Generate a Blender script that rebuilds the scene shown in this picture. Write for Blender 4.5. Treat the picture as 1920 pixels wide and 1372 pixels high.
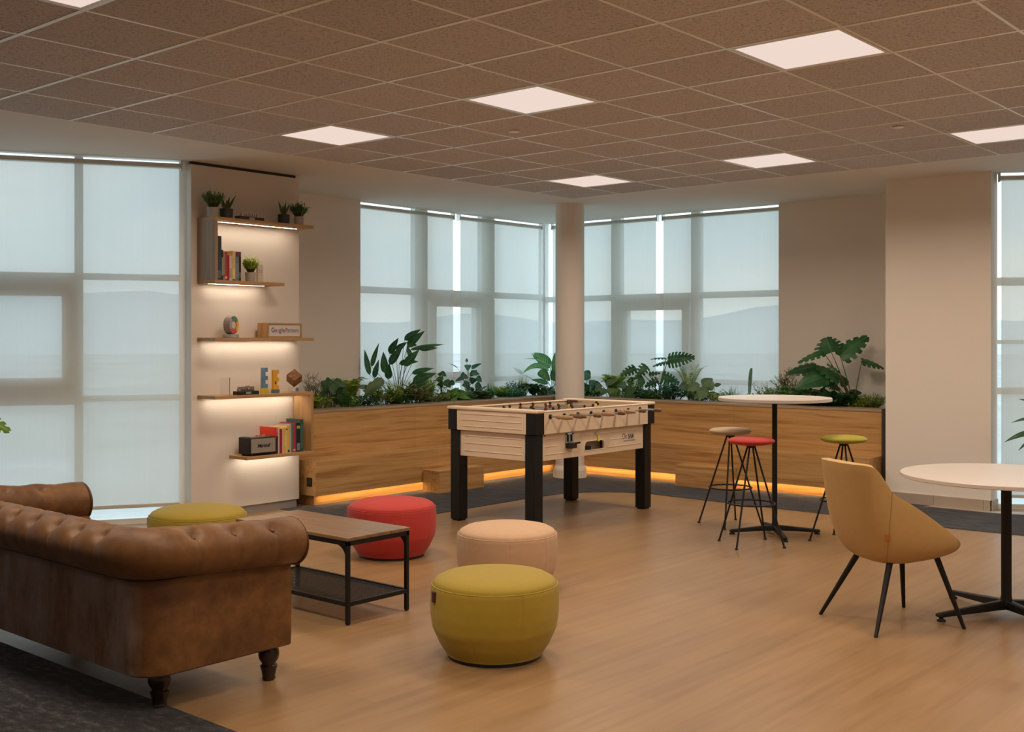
import bpy, bmesh, math, random
import numpy as np
from mathutils import Vector, Matrix

# ------------------------------------------------------------------ scene, camera, world, exposure
for o in list(bpy.data.objects): bpy.data.objects.remove(o)
sc = bpy.context.scene
COL = sc.collection
PI = math.pi
CX, CY, H, ZC = 7.008, -1.89, 1.485, 2.92          # camera position, eye height, ceiling height
YAW, FPX, U0, V0 = 0.7085, 2101.0, 964.0, 635.0     # solved from the 0.6 m ceiling grid

cd = bpy.data.cameras.new('camera'); cam = bpy.data.objects.new('camera', cd); COL.objects.link(cam)
cam.location = (CX, CY, H); cam.rotation_euler = (PI/2, 0, YAW)
cd.sensor_fit = 'HORIZONTAL'; cd.sensor_width = 36.0; cd.lens = FPX/1920*36
cd.shift_x = -(U0-960)/1920; cd.shift_y = -(686-V0)/1920
cd.clip_end = 8000
sc.camera = cam

sc.view_settings.view_transform = 'Standard'; sc.view_settings.look = 'None'
sc.view_settings.gamma = 1.0; sc.view_settings.exposure = 0.15
try: sc.view_settings.use_curve_mapping = False
except Exception: pass
sc.cycles.max_bounces = 12; sc.cycles.diffuse_bounces = 8; sc.cycles.transparent_max_bounces = 24

LAMP_W = 20.0            # watts of each ceiling panel
LAMP_COL = (1.0, 0.795, 0.615)
STRIP_E = 34.0            # emission of the shelf light strips
BENCH_E = 24.0            # emission of the strips under the benches
SKY_E = 2.1

w = bpy.data.worlds.new('sky'); sc.world = w; w.use_nodes = True
nt = w.node_tree; nt.nodes.clear()
def wn(t, **k):
    n = nt.nodes.new(t)
    for a, b in k.items(): setattr(n, a, b)
    return n
tc = wn('ShaderNodeTexCoord'); sp = wn('ShaderNodeSeparateXYZ'); nt.links.new(tc.outputs['Generated'], sp.inputs[0])
rp = wn('ShaderNodeValToRGB'); mr = wn('ShaderNodeMapRange')
mr.inputs['From Min'].default_value = -0.05; mr.inputs['From Max'].default_value = 0.6
nt.links.new(sp.outputs[2], mr.inputs['Value']); nt.links.new(mr.outputs[0], rp.inputs[0])
e = rp.color_ramp.elements
e[0].position = 0.0; e[0].color = (0.82, 0.86, 0.88, 1); e[1].position = 1.0; e[1].color = (0.52, 0.69, 0.90, 1)
x = rp.color_ramp.elements.new(0.25); x.color = (0.70, 0.81, 0.91, 1)
mp = wn('ShaderNodeMapping'); mp.inputs['Scale'].default_value = (1.2, 1.2, 5.0)
nz = wn('ShaderNodeTexNoise'); nz.inputs['Scale'].default_value = 2.2; nz.inputs['Detail'].default_value = 6
nt.links.new(tc.outputs['Generated'], mp.inputs[0]); nt.links.new(mp.outputs[0], nz.inputs[0])
cr = wn('ShaderNodeValToRGB'); cr.color_ramp.elements[0].position = 0.42; cr.color_ramp.elements[1].position = 0.68
nt.links.new(nz.outputs[0], cr.inputs[0])
mx = wn('ShaderNodeMix', data_type='RGBA'); nt.links.new(cr.outputs[0], mx.inputs[0]); nt.links.new(rp.outputs[0], mx.inputs[6])
mx.inputs[7].default_value = (0.95, 0.95, 0.95, 1)
bg = wn('ShaderNodeBackground'); bg.inputs[1].default_value = SKY_E; ow = wn('ShaderNodeOutputWorld')
nt.links.new(mx.outputs[2], bg.inputs[0]); nt.links.new(bg.outputs[0], ow.inputs[0])

# ------------------------------------------------------------------ measuring helpers (points in the room)
FW = np.array([-math.sin(YAW), math.cos(YAW)]); RT = np.array([math.cos(YAW), math.sin(YAW)])
def on_x(u, v, x):
    r = FW+RT*(u-U0)/FPX; d = (x-CX)/r[0]
    return Vector((x, CY+d*r[1], H-(v-V0)*d/FPX))
def on_y(u, v, y):
    r = FW+RT*(u-U0)/FPX; d = (y-CY)/r[1]
    return Vector((CX+d*r[0], y, H-(v-V0)*d/FPX))
def depth_of(p): return float((np.array([p[0]-CX, p[1]-CY]))@FW)

# ------------------------------------------------------------------ materials
MATS = {}
def new_mat(name):
    m = bpy.data.materials.new(name); m.use_nodes = True
    t = m.node_tree; t.nodes.clear()
    out = t.nodes.new('ShaderNodeOutputMaterial'); b = t.nodes.new('ShaderNodeBsdfPrincipled')
    t.links.new(b.outputs[0], out.inputs[0])
    return m, t, b, out
def N(t, typ, ins=None, **k):
    n = t.nodes.new(typ)
    for a, b in k.items(): setattr(n, a, b)
    for a, b in (ins or {}).items():
        if hasattr(b, 'links') or b.__class__.__name__.startswith('NodeSocket'): t.links.new(b, n.inputs[a])
        else: n.inputs[a].default_value = b
    return n
def c4(c): return (c[0], c[1], c[2], 1)
def ramp(t, fac, stops):
    n = t.nodes.new('ShaderNodeValToRGB'); t.links.new(fac, n.inputs[0])
    el = n.color_ramp.elements
    el[0].position, el[0].color = stops[0][0], c4(stops[0][1])
    el[1].position, el[1].color = stops[-1][0], c4(stops[-1][1])
    for p, c in stops[1:-1]:
        q = el.new(p); q.color = c4(c)
    return n.outputs[0]
def mix(t, f, a, b, mode='MIX'):
    n = t.nodes.new('ShaderNodeMix'); n.data_type = 'RGBA'; n.blend_type = mode
    for s, v in ((0, f), (6, a), (7, b)):
        if isinstance(v, bpy.types.NodeSocket): t.links.new(v, n.inputs[s])
        else: n.inputs[s].default_value = v if not isinstance(v, tuple) else c4(v)
    return n.outputs[2]
def bump(t, b, h, strength=0.2, dist=0.01):
    n = N(t, 'ShaderNodeBump', {'Strength': strength, 'Distance': dist}); t.links.new(h, n.inputs['Height']); t.links.new(n.outputs[0], b.inputs['Normal'])
def coords(t, scale=(1, 1, 1), rot=(0, 0, 0), kind='Object'):
    c = t.nodes.new('ShaderNodeTexCoord'); m = t.nodes.new('ShaderNodeMapping')
    m.inputs['Scale'].default_value = scale; m.inputs['Rotation'].default_value = rot
    t.links.new(c.outputs[kind], m.inputs[0]); return m.outputs[0]
def plain(name, col, rough=0.5, metal=0.0, spec=0.5, var=0.06, vscale=8.0, bmp=0.0, bscale=200.0, coat=0.0, sheen=0.0):
    if name in MATS: return MATS[name]
    m, t, b, o = new_mat(name)
    v = coords(t)
    nz = N(t, 'ShaderNodeTexNoise', {'Scale': vscale, 'Detail': 4.0}); t.links.new(v, nz.inputs[0])
    lo = tuple(c*(1-var) for c in col); hi = tuple(min(1, c*(1+var)) for c in col)
    t.links.new(ramp(t, nz.outputs[0], [(0.3, lo), (0.7, hi)]), b.inputs['Base Color'])
    b.inputs['Roughness'].default_value = rough; b.inputs['Metallic'].default_value = metal
    b.inputs['Specular IOR Level'].default_value = spec; b.inputs['Coat Weight'].default_value = coat
    b.inputs['Sheen Weight'].default_value = sheen
    if bmp:
        n2 = N(t, 'ShaderNodeTexNoise', {'Scale': bscale, 'Detail': 2.0}); t.links.new(v, n2.inputs[0]); bump(t, b, n2.outputs[0], bmp, 0.002)
    MATS[name] = m; return m
def emissive(name, col, s):
    if name in MATS: return MATS[name]
    m = bpy.data.materials.new(name); m.use_nodes = True; t = m.node_tree; t.nodes.clear()
    o = t.nodes.new('ShaderNodeOutputMaterial'); e = N(t, 'ShaderNodeEmission', {'Color': c4(col), 'Strength': s}); t.links.new(e.outputs[0], o.inputs[0])
    MATS[name] = m; return m
def wood(name, axis, lo, mid, hi, rough=0.45, fine=1.0, panel=None, spec=0.35, streak=0.38):
    """laminate with the grain running along one axis"""
    if name in MATS: return MATS[name]
    m, t, b, o = new_mat(name)
    s = [17.0*fine]*3; s[axis] = 0.75*fine
    v = coords(t, tuple(s))
    dn = N(t, 'ShaderNodeTexNoise', {'Scale': 0.7, 'Detail': 2.0}); t.links.new(v, dn.inputs[0])
    vm = N(t, 'ShaderNodeVectorMath', operation='MULTIPLY_ADD'); t.links.new(dn.outputs['Color'], vm.inputs[0])
    vm.inputs[1].default_value = (1.6, 1.6, 1.6); t.links.new(v, vm.inputs[2])
    n1 = N(t, 'ShaderNodeTexNoise', {'Scale': 1.5, 'Detail': 8.0, 'Roughness': 0.62}); t.links.new(vm.outputs[0], n1.inputs[0])
    base = ramp(t, n1.outputs[0], [(0.34, lo), (0.47, mid), (0.66, hi)])
    s2 = [85.0*fine]*3; s2[axis] = 2.0*fine
    n2 = N(t, 'ShaderNodeTexNoise', {'Scale': 1.0, 'Detail': 4.0, 'Roughness': 0.7}); t.links.new(coords(t, tuple(s2)), n2.inputs[0])
    dark = tuple(c*0.55 for c in lo)
    st = N(t, 'ShaderNodeMapRange', {'From Min': 0.56, 'From Max': 0.72, 'To Min': 0.0, 'To Max': streak}); t.links.new(n2.outputs[0], st.inputs[0])
    col = mix(t, st.outputs[0], base, dark)
    if panel:
        px, pz, off = panel
        cc = t.nodes.new('ShaderNodeTexCoord'); sx = N(t, 'ShaderNodeSeparateXYZ'); t.links.new(cc.outputs['Object'], sx.inputs[0])
        cb = t.nodes.new('ShaderNodeCombineXYZ'); t.links.new(sx.outputs[axis], cb.inputs[0]); t.links.new(sx.outputs[2], cb.inputs[1])
        ad = N(t, 'ShaderNodeVectorMath', operation='ADD'); t.links.new(cb.outputs[0], ad.inputs[0]); ad.inputs[1].default_value = (off, 0.0, 0)
        br = N(t, 'ShaderNodeTexBrick', {'Scale': 1.0, 'Mortar Size': 0.0018, 'Brick Width': px, 'Row Height': pz, 'Color1': (0.92, 0.92, 0.92, 1), 'Color2': (1.06, 1.04, 1.02, 1), 'Mortar': (0.62, 0.62, 0.62, 1)}, offset=0.0)
        t.links.new(ad.outputs[0], br.inputs[0])
        col = mix(t, 1.0, col, br.outputs[0], 'MULTIPLY')
    t.links.new(col, b.inputs['Base Color'])
    b.inputs['Roughness'].default_value = rough; b.inputs['Specular IOR Level'].default_value = spec
    bump(t, b, n2.outputs[0], 0.06, 0.002)
    MATS[name] = m; return m

def make_floor_mat():
    m, t, b, o = new_mat('oak_vinyl_floor')
    cc = t.nodes.new('ShaderNodeTexCoord'); sx = N(t, 'ShaderNodeSeparateXYZ'); t.links.new(cc.outputs['Object'], sx.inputs[0])
    cb = t.nodes.new('ShaderNodeCombineXYZ'); t.links.new(sx.outputs[1], cb.inputs[0]); t.links.new(sx.outputs[0], cb.inputs[1])
    br = N(t, 'ShaderNodeTexBrick', {'Scale': 1.0, 'Mortar Size': 0.0008, 'Brick Width': 1.22, 'Row Height': 0.18, 'Color1': (0.94, 0.94, 0.94, 1), 'Color2': (1.05, 1.05, 1.05, 1), 'Mortar': (0.80, 0.80, 0.80, 1)}, offset=0.37)
    t.links.new(cb.outputs[0], br.inputs[0])
    v = coords(t, (16, 0.9, 1))
    n1 = N(t, 'ShaderNodeTexNoise', {'Scale': 1.0, 'Detail': 8.0, 'Roughness': 0.65, 'Distortion': 0.6}); t.links.new(v, n1.inputs[0])
    col = ramp(t, n1.outputs[0], [(0.30, (0.232, 0.138, 0.062)), (0.5, (0.284, 0.174, 0.082)), (0.75, (0.322, 0.203, 0.098))])
    n2 = N(t, 'ShaderNodeTexNoise', {'Scale': 1.0, 'Detail': 3.0}); t.links.new(coords(t, (110, 3, 1)), n2.inputs[0])
    st = N(t, 'ShaderNodeMapRange', {'From Min': 0.58, 'From Max': 0.8, 'To Min': 0.0, 'To Max': 0.35}); t.links.new(n2.outputs[0], st.inputs[0])
    col = mix(t, st.outputs[0], col, (0.27, 0.15, 0.07))
    col = mix(t, 1.0, col, br.outputs[0], 'MULTIPLY')
    t.links.new(col, b.inputs['Base Color']); b.inputs['Roughness'].default_value = 0.36; b.inputs['Specular IOR Level'].default_value = 0.42
    bump(t, b, n2.outputs[0], 0.05, 0.001)
    return m
def make_carpet_mat(name, c0, c1, c2, sc_):
    m, t, b, o = new_mat(name)
    n1 = N(t, 'ShaderNodeTexNoise', {'Scale': 1.0, 'Detail': 6.0, 'Roughness': 0.75}); t.links.new(coords(t, sc_), n1.inputs[0])
    n2 = N(t, 'ShaderNodeTexNoise', {'Scale': 260.0, 'Detail': 2.0}); t.links.new(coords(t), n2.inputs[0])
    a = ramp(t, n1.outputs[0], [(0.38, c0), (0.52, c1), (0.70, c2)])
    f = ramp(t, n2.outputs[0], [(0.35, (0.55, 0.55, 0.55)), (0.65, (1.35, 1.35, 1.35))])
    t.links.new(mix(t, 1.0, a, f, 'MULTIPLY'), b.inputs['Base Color'])
    b.inputs['Roughness'].default_value = 0.95; b.inputs['Specular IOR Level'].default_value = 0.1; b.inputs['Sheen Weight'].default_value = 0.1
    bump(t, b, n2.outputs[0], 0.8, 0.004)
    return m
def make_tile_mat():
    m, t, b, o = new_mat('mineral_fibre_tile')
    v = coords(t)
    n1 = N(t, 'ShaderNodeTexNoise', {'Scale': 75.0, 'Detail': 3.0, 'Distortion': 1.2}); t.links.new(v, n1.inputs[0])
    cc = t.nodes.new('ShaderNodeTexCoord')
    dv = N(t, 'ShaderNodeVectorMath', operation='DIVIDE'); t.links.new(cc.outputs['Object'], dv.inputs[0]); dv.inputs[1].default_value = (0.6, 0.6, 100.0)
    fl = N(t, 'ShaderNodeVectorMath', operation='FLOOR'); t.links.new(dv.outputs[0], fl.inputs[0])
    wnz = N(t, 'ShaderNodeTexWhiteNoise', noise_dimensions='3D'); t.links.new(fl.outputs[0], wnz.inputs[0])
    tint = ramp(t, wnz.outputs[0], [(0.0, (0.93, 0.92, 0.91)), (1.0, (1.04, 1.02, 1.0))])
    base = ramp(t, n1.outputs[0], [(0.36, (0.36, 0.35, 0.355)), (0.44, (0.60, 0.588, 0.600)), (0.7, (0.68, 0.667, 0.682))])
    t.links.new(mix(t, 1.0, base, tint, 'MULTIPLY'), b.inputs['Base Color'])
    b.inputs['Roughness'].default_value = 0.95; b.inputs['Specular IOR Level'].default_value = 0.1
    bump(t, b, n1.outputs[0], 0.35, 0.004)
    return m
def make_leather_mat():
    m, t, b, o = new_mat('worn_tan_leather')
    v = coords(t)
    n1 = N(t, 'ShaderNodeTexNoise', {'Scale': 3.2, 'Detail': 6.0, 'Roughness': 0.65}); t.links.new(v, n1.inputs[0])
    n2 = N(t, 'ShaderNodeTexNoise', {'Scale': 14.0, 'Detail': 5.0, 'Roughness': 0.7}); t.links.new(v, n2.inputs[0])
    n3 = N(t, 'ShaderNodeTexNoise', {'Scale': 220.0, 'Detail': 2.0}); t.links.new(v, n3.inputs[0])
    a = ramp(t, n1.outputs[0], [(0.30, (0.082, 0.034, 0.009)), (0.50, (0.145, 0.063, 0.016)), (0.72, (0.215, 0.099, 0.026))])
    f = ramp(t, n2.outputs[0], [(0.34, (0.72, 0.70, 0.68)), (0.60, (1.08, 1.08, 1.08))])
    col = mix(t, 1.0, a, f, 'MULTIPLY')
    # grey scuffs on the back panel, colour lightened to stand in for cool light
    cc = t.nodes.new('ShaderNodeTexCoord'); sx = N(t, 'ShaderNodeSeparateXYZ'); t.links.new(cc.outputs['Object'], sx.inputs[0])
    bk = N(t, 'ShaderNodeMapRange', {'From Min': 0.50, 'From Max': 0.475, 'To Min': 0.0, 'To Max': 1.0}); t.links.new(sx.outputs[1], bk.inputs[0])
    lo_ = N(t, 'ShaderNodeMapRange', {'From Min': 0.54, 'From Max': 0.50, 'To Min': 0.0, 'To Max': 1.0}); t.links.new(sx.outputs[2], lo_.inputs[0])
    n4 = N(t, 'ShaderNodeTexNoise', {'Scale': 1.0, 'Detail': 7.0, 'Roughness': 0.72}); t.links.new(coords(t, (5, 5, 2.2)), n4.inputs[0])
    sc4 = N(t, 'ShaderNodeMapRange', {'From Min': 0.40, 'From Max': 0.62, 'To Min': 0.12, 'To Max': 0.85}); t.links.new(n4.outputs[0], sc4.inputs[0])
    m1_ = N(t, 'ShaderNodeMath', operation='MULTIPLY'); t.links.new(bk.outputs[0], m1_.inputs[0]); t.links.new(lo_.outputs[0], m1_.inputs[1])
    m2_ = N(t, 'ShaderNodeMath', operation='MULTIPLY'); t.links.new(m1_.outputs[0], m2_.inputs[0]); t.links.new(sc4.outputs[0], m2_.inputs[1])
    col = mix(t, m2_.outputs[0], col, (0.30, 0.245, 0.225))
    t.links.new(col, b.inputs['Base Color'])
    r = N(t, 'ShaderNodeMapRange', {'From Min': 0.3, 'From Max': 0.7, 'To Min': 0.62, 'To Max': 0.46}); t.links.new(n1.outputs[0], r.inputs[0]); t.links.new(r.outputs[0], b.inputs['Roughness'])
    b.inputs['Specular IOR Level'].default_value = 0.4; b.inputs['Sheen Weight'].default_value = 0.06; b.inputs['Sheen Roughness'].default_value = 0.5
    bump(t, b, n3.outputs[0], 0.12, 0.001)
    return m
def make_blind_mat():
    m = bpy.data.materials.new('sunscreen_fabric'); m.use_nodes = True; t = m.node_tree; t.nodes.clear()
    o = t.nodes.new('ShaderNodeOutputMaterial')
    n1 = N(t, 'ShaderNodeTexNoise', {'Scale': 1.0, 'Detail': 3.0}); t.links.new(coords(t, (60, 60, 0.6)), n1.inputs[0])
    wv = ramp(t, n1.outputs[0], [(0.3, (0.76, 0.79, 0.755)), (0.7, (0.80, 0.83, 0.79))])
    tl = N(t, 'ShaderNodeBsdfTranslucent'); t.links.new(wv, tl.inputs[0])
    df = N(t, 'ShaderNodeBsdfDiffuse', {'Color': (0.78, 0.78, 0.73, 1)})
    tr = N(t, 'ShaderNodeBsdfTransparent', {'Color': (0.93, 0.97, 0.965, 1)})
    m1 = N(t, 'ShaderNodeMixShader', {0: 0.62}); t.links.new(tl.outputs[0], m1.inputs[1]); t.links.new(df.outputs[0], m1.inputs[2])
    m2 = N(t, 'ShaderNodeMixShader', {0: 0.21}); t.links.new(m1.outputs[0], m2.inputs[1]); t.links.new(tr.outputs[0], m2.inputs[2])
    t.links.new(m2.outputs[0], o.inputs[0])
    return m
def make_glass_mat(name, tint=(0.93, 0.97, 0.96), gl=0.09):
    if name in MATS: return MATS[name]
    m = bpy.data.materials.new(name); m.use_nodes = True; t = m.node_tree; t.nodes.clear()
    o = t.nodes.new('ShaderNodeOutputMaterial')
    tr = N(t, 'ShaderNodeBsdfTransparent', {'Color': c4(tint)}); g = N(t, 'ShaderNodeBsdfGlossy', {'Roughness': 0.03})
    m1 = N(t, 'ShaderNodeMixShader', {0: gl}); t.links.new(tr.outputs[0], m1.inputs[1]); t.links.new(g.outputs[0], m1.inputs[2]); t.links.new(m1.outputs[0], o.inputs[0])
    MATS[name] = m; return m
def leaf_mat(name, c_lo, c_hi, rough=0.42, vein=None, stripe=None, trans=0.32):
    """green leaf; UV u runs along the midrib, v across (0.5 = midrib)"""
    if name in MATS: return MATS[name]
    m, t, b, o = new_mat(name)
    n1 = N(t, 'ShaderNodeTexNoise', {'Scale': 9.0, 'Detail': 3.0}); t.links.new(coords(t), n1.inputs[0])
    col = ramp(t, n1.outputs[0], [(0.32, c_lo), (0.68, c_hi)])
    uv = t.nodes.new('ShaderNodeUVMap'); sx = N(t, 'ShaderNodeSeparateXYZ'); t.links.new(uv.outputs[0], sx.inputs[0])
    d = N(t, 'ShaderNodeMath', {1: 0.5}, operation='SUBTRACT'); t.links.new(sx.outputs[1], d.inputs[0])
    ab = N(t, 'ShaderNodeMath', operation='ABSOLUTE'); t.links.new(d.outputs[0], ab.inputs[0])
    if vein or stripe:
        k = N(t, 'ShaderNodeMath', {1: 0.55}, operation='MULTIPLY'); t.links.new(ab.outputs[0], k.inputs[0])
        s = N(t, 'ShaderNodeMath', operation='SUBTRACT'); t.links.new(sx.outputs[0], s.inputs[0]); t.links.new(k.outputs[0], s.inputs[1])
        q = N(t, 'ShaderNodeMath', {1: 9.0}, operation='MULTIPLY'); t.links.new(s.outputs[0], q.inputs[0])
        fr = N(t, 'ShaderNodeMath', operation='FRACT'); t.links.new(q.outputs[0], fr.inputs[0])
        th = 0.24 if stripe else 0.12
        g = N(t, 'ShaderNodeMath', {1: th}, operation='LESS_THAN'); t.links.new(fr.outputs[0], g.inputs[0])
        lim = N(t, 'ShaderNodeMath', {1: 0.30 if stripe else 0.5}, operation='LESS_THAN'); t.links.new(ab.outputs[0], lim.inputs[0])
        mu = N(t, 'ShaderNodeMath', operation='MULTIPLY'); t.links.new(g.outputs[0], mu.inputs[0]); t.links.new(lim.outputs[0], mu.inputs[1])
        col = mix(t, mu.outputs[0], col, stripe or vein)
    gi = t.nodes.new('ShaderNodeNewGeometry'); col = mix(t, 1.0, col, ramp(t, gi.outputs['Random Per Island'], [(0.0, (0.62, 0.66, 0.70)), (1.0, (1.45, 1.40, 1.25))]), 'MULTIPLY')
    mid = N(t, 'ShaderNodeMath', {1: 0.025}, operation='LESS_THAN'); t.links.new(ab.outputs[0], mid.inputs[0])
    sm = N(t, 'ShaderNodeMath', {1: 0.6}, operation='MULTIPLY'); t.links.new(mid.outputs[0], sm.inputs[0])
    col = mix(t, sm.outputs[0], col, tuple(min(1, c*1.7+0.02) for c in c_hi))
    t.links.new(col, b.inputs['Base Color']); b.inputs['Roughness'].default_value = rough; b.inputs['Specular IOR Level'].default_value = 0.4
    tl = N(t, 'ShaderNodeBsdfTranslucent'); t.links.new(col, tl.inputs[0])
    ms = N(t, 'ShaderNodeMixShader', {0: trans}); t.links.new(b.outputs[0], ms.inputs[1]); t.links.new(tl.outputs[0], ms.inputs[2]); t.links.new(ms.outputs[0], o.inputs[0])
    MATS[name] = m; return m

M_WALL = plain('painted_wall', (0.83, 0.78, 0.715), 0.85, spec=0.2, var=0.012, vscale=1.5)
M_PANEL = plain('white_panel', (0.71, 0.66, 0.60), 0.75, spec=0.25, var=0.01, vscale=1.5)
M_CEIL = plain('ceiling_plaster', (0.82, 0.80, 0.76), 0.9, spec=0.15, var=0.01, vscale=1.5)
M_TILE = make_tile_mat(); M_FLOOR = make_floor_mat()
M_CARPET = make_carpet_mat('blue_grey_carpet', (0.020, 0.023, 0.030), (0.050, 0.054, 0.066), (0.15, 0.15, 0.155), (3.5, 40, 1))
M_CARPET2 = make_carpet_mat('charcoal_carpet', (0.011, 0.012, 0.015), (0.026, 0.027, 0.031), (0.095, 0.094, 0.097), (14, 26, 1))
M_RAIL = plain('white_tee_bar', (0.88, 0.87, 0.83), 0.28, spec=0.7, var=0.02)
M_BLIND = make_blind_mat(); M_GLASS = make_glass_mat('window_glass'); M_ACRYL = make_glass_mat('clear_acrylic', (0.97, 0.975, 0.97), 0.035)
M_FRAME = plain('white_aluminium', (0.84, 0.86, 0.84), 0.45, spec=0.5, var=0.02)
M_TUBE = plain('blind_tube', (0.60, 0.60, 0.54), 0.6, var=0.02)
M_STEEL = plain('brushed_steel', (0.55, 0.54, 0.52), 0.3, metal=1.0, var=0.03)
M_BLACK = plain('black_powder_coat', (0.008, 0.0075, 0.007), 0.42, spec=0.32, var=0.1)
M_BLACK2 = plain('matt_black', (0.010, 0.010, 0.010), 0.6, var=0.1)
M_DARKGREY = plain('dark_grey_board', (0.035, 0.036, 0.037), 0.55, var=0.05)
OAK = ((0.36, 0.19, 0.068), (0.53, 0.305, 0.115), (0.62, 0.385, 0.16))
M_OAK_X = wood('oak_laminate_across', 0, *OAK, panel=(1.9, 3.0, 0.612))
M_OAK_Y = wood('oak_laminate_along', 1, *OAK, panel=(1.9, 3.0, 1.61))
M_OAK_Z = wood('oak_laminate_upright', 2, (0.30, 0.17, 0.07), (0.44, 0.26, 0.11), (0.52, 0.32, 0.145), streak=0.3)
M_SHELF = wood('oak_shelf_board', 1, (0.34, 0.20, 0.085), (0.44, 0.265, 0.115), (0.50, 0.31, 0.14), streak=0.25)
M_WALNUT = wood('walnut_table_top', 0, (0.155, 0.085, 0.042), (0.22, 0.127, 0.064), (0.265, 0.158, 0.083), rough=0.33, fine=1.6, spec=0.5, streak=0.3)
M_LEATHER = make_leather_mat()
M_PIPING = plain('dark_brown_piping', (0.06, 0.026, 0.010), 0.5)
M_DARKWOOD = plain('dark_turned_wood', (0.016, 0.007, 0.004), 0.22, spec=0.6, var=0.2)
def fabric(name, col): return plain(name, col, 0.68, spec=0.3, var=0.03, vscale=30, bmp=0.12, bscale=420, sheen=0.08)
M_LIME = fabric('lime_fabric', (0.345, 0.250, 0.026)); M_RED = fabric('red_fabric', (0.46, 0.040, 0.032))
M_BEIGE = fabric('beige_fabric', (0.53, 0.35, 0.215)); M_MUSTARD = fabric('sand_fabric', (0.48, 0.305, 0.118))
M_CREAM = plain('cream_laminate', (0.76, 0.615, 0.46), 0.5, spec=0.35, var=0.02)
M_WHITE = plain('white_laminate', (0.60, 0.555, 0.515), 0.38, spec=0.45, var=0.015)
M_CREAM_POT = plain('grey_ceramic', (0.40, 0.36, 0.32), 0.75, var=0.06, bmp=0.1)
M_PAPER = plain('book_paper', (0.74, 0.68, 0.58), 0.85, var=0.04)
M_SOIL = plain('dark_soil', (0.018, 0.014, 0.010), 0.95, var=0.4, vscale=60, bmp=0.6, bscale=90)
M_STEM = plain('green_stem', (0.085, 0.095, 0.030), 0.55, var=0.15)
M_STEM2 = plain('brown_stem', (0.095, 0.060, 0.030), 0.6, var=0.15)

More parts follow.
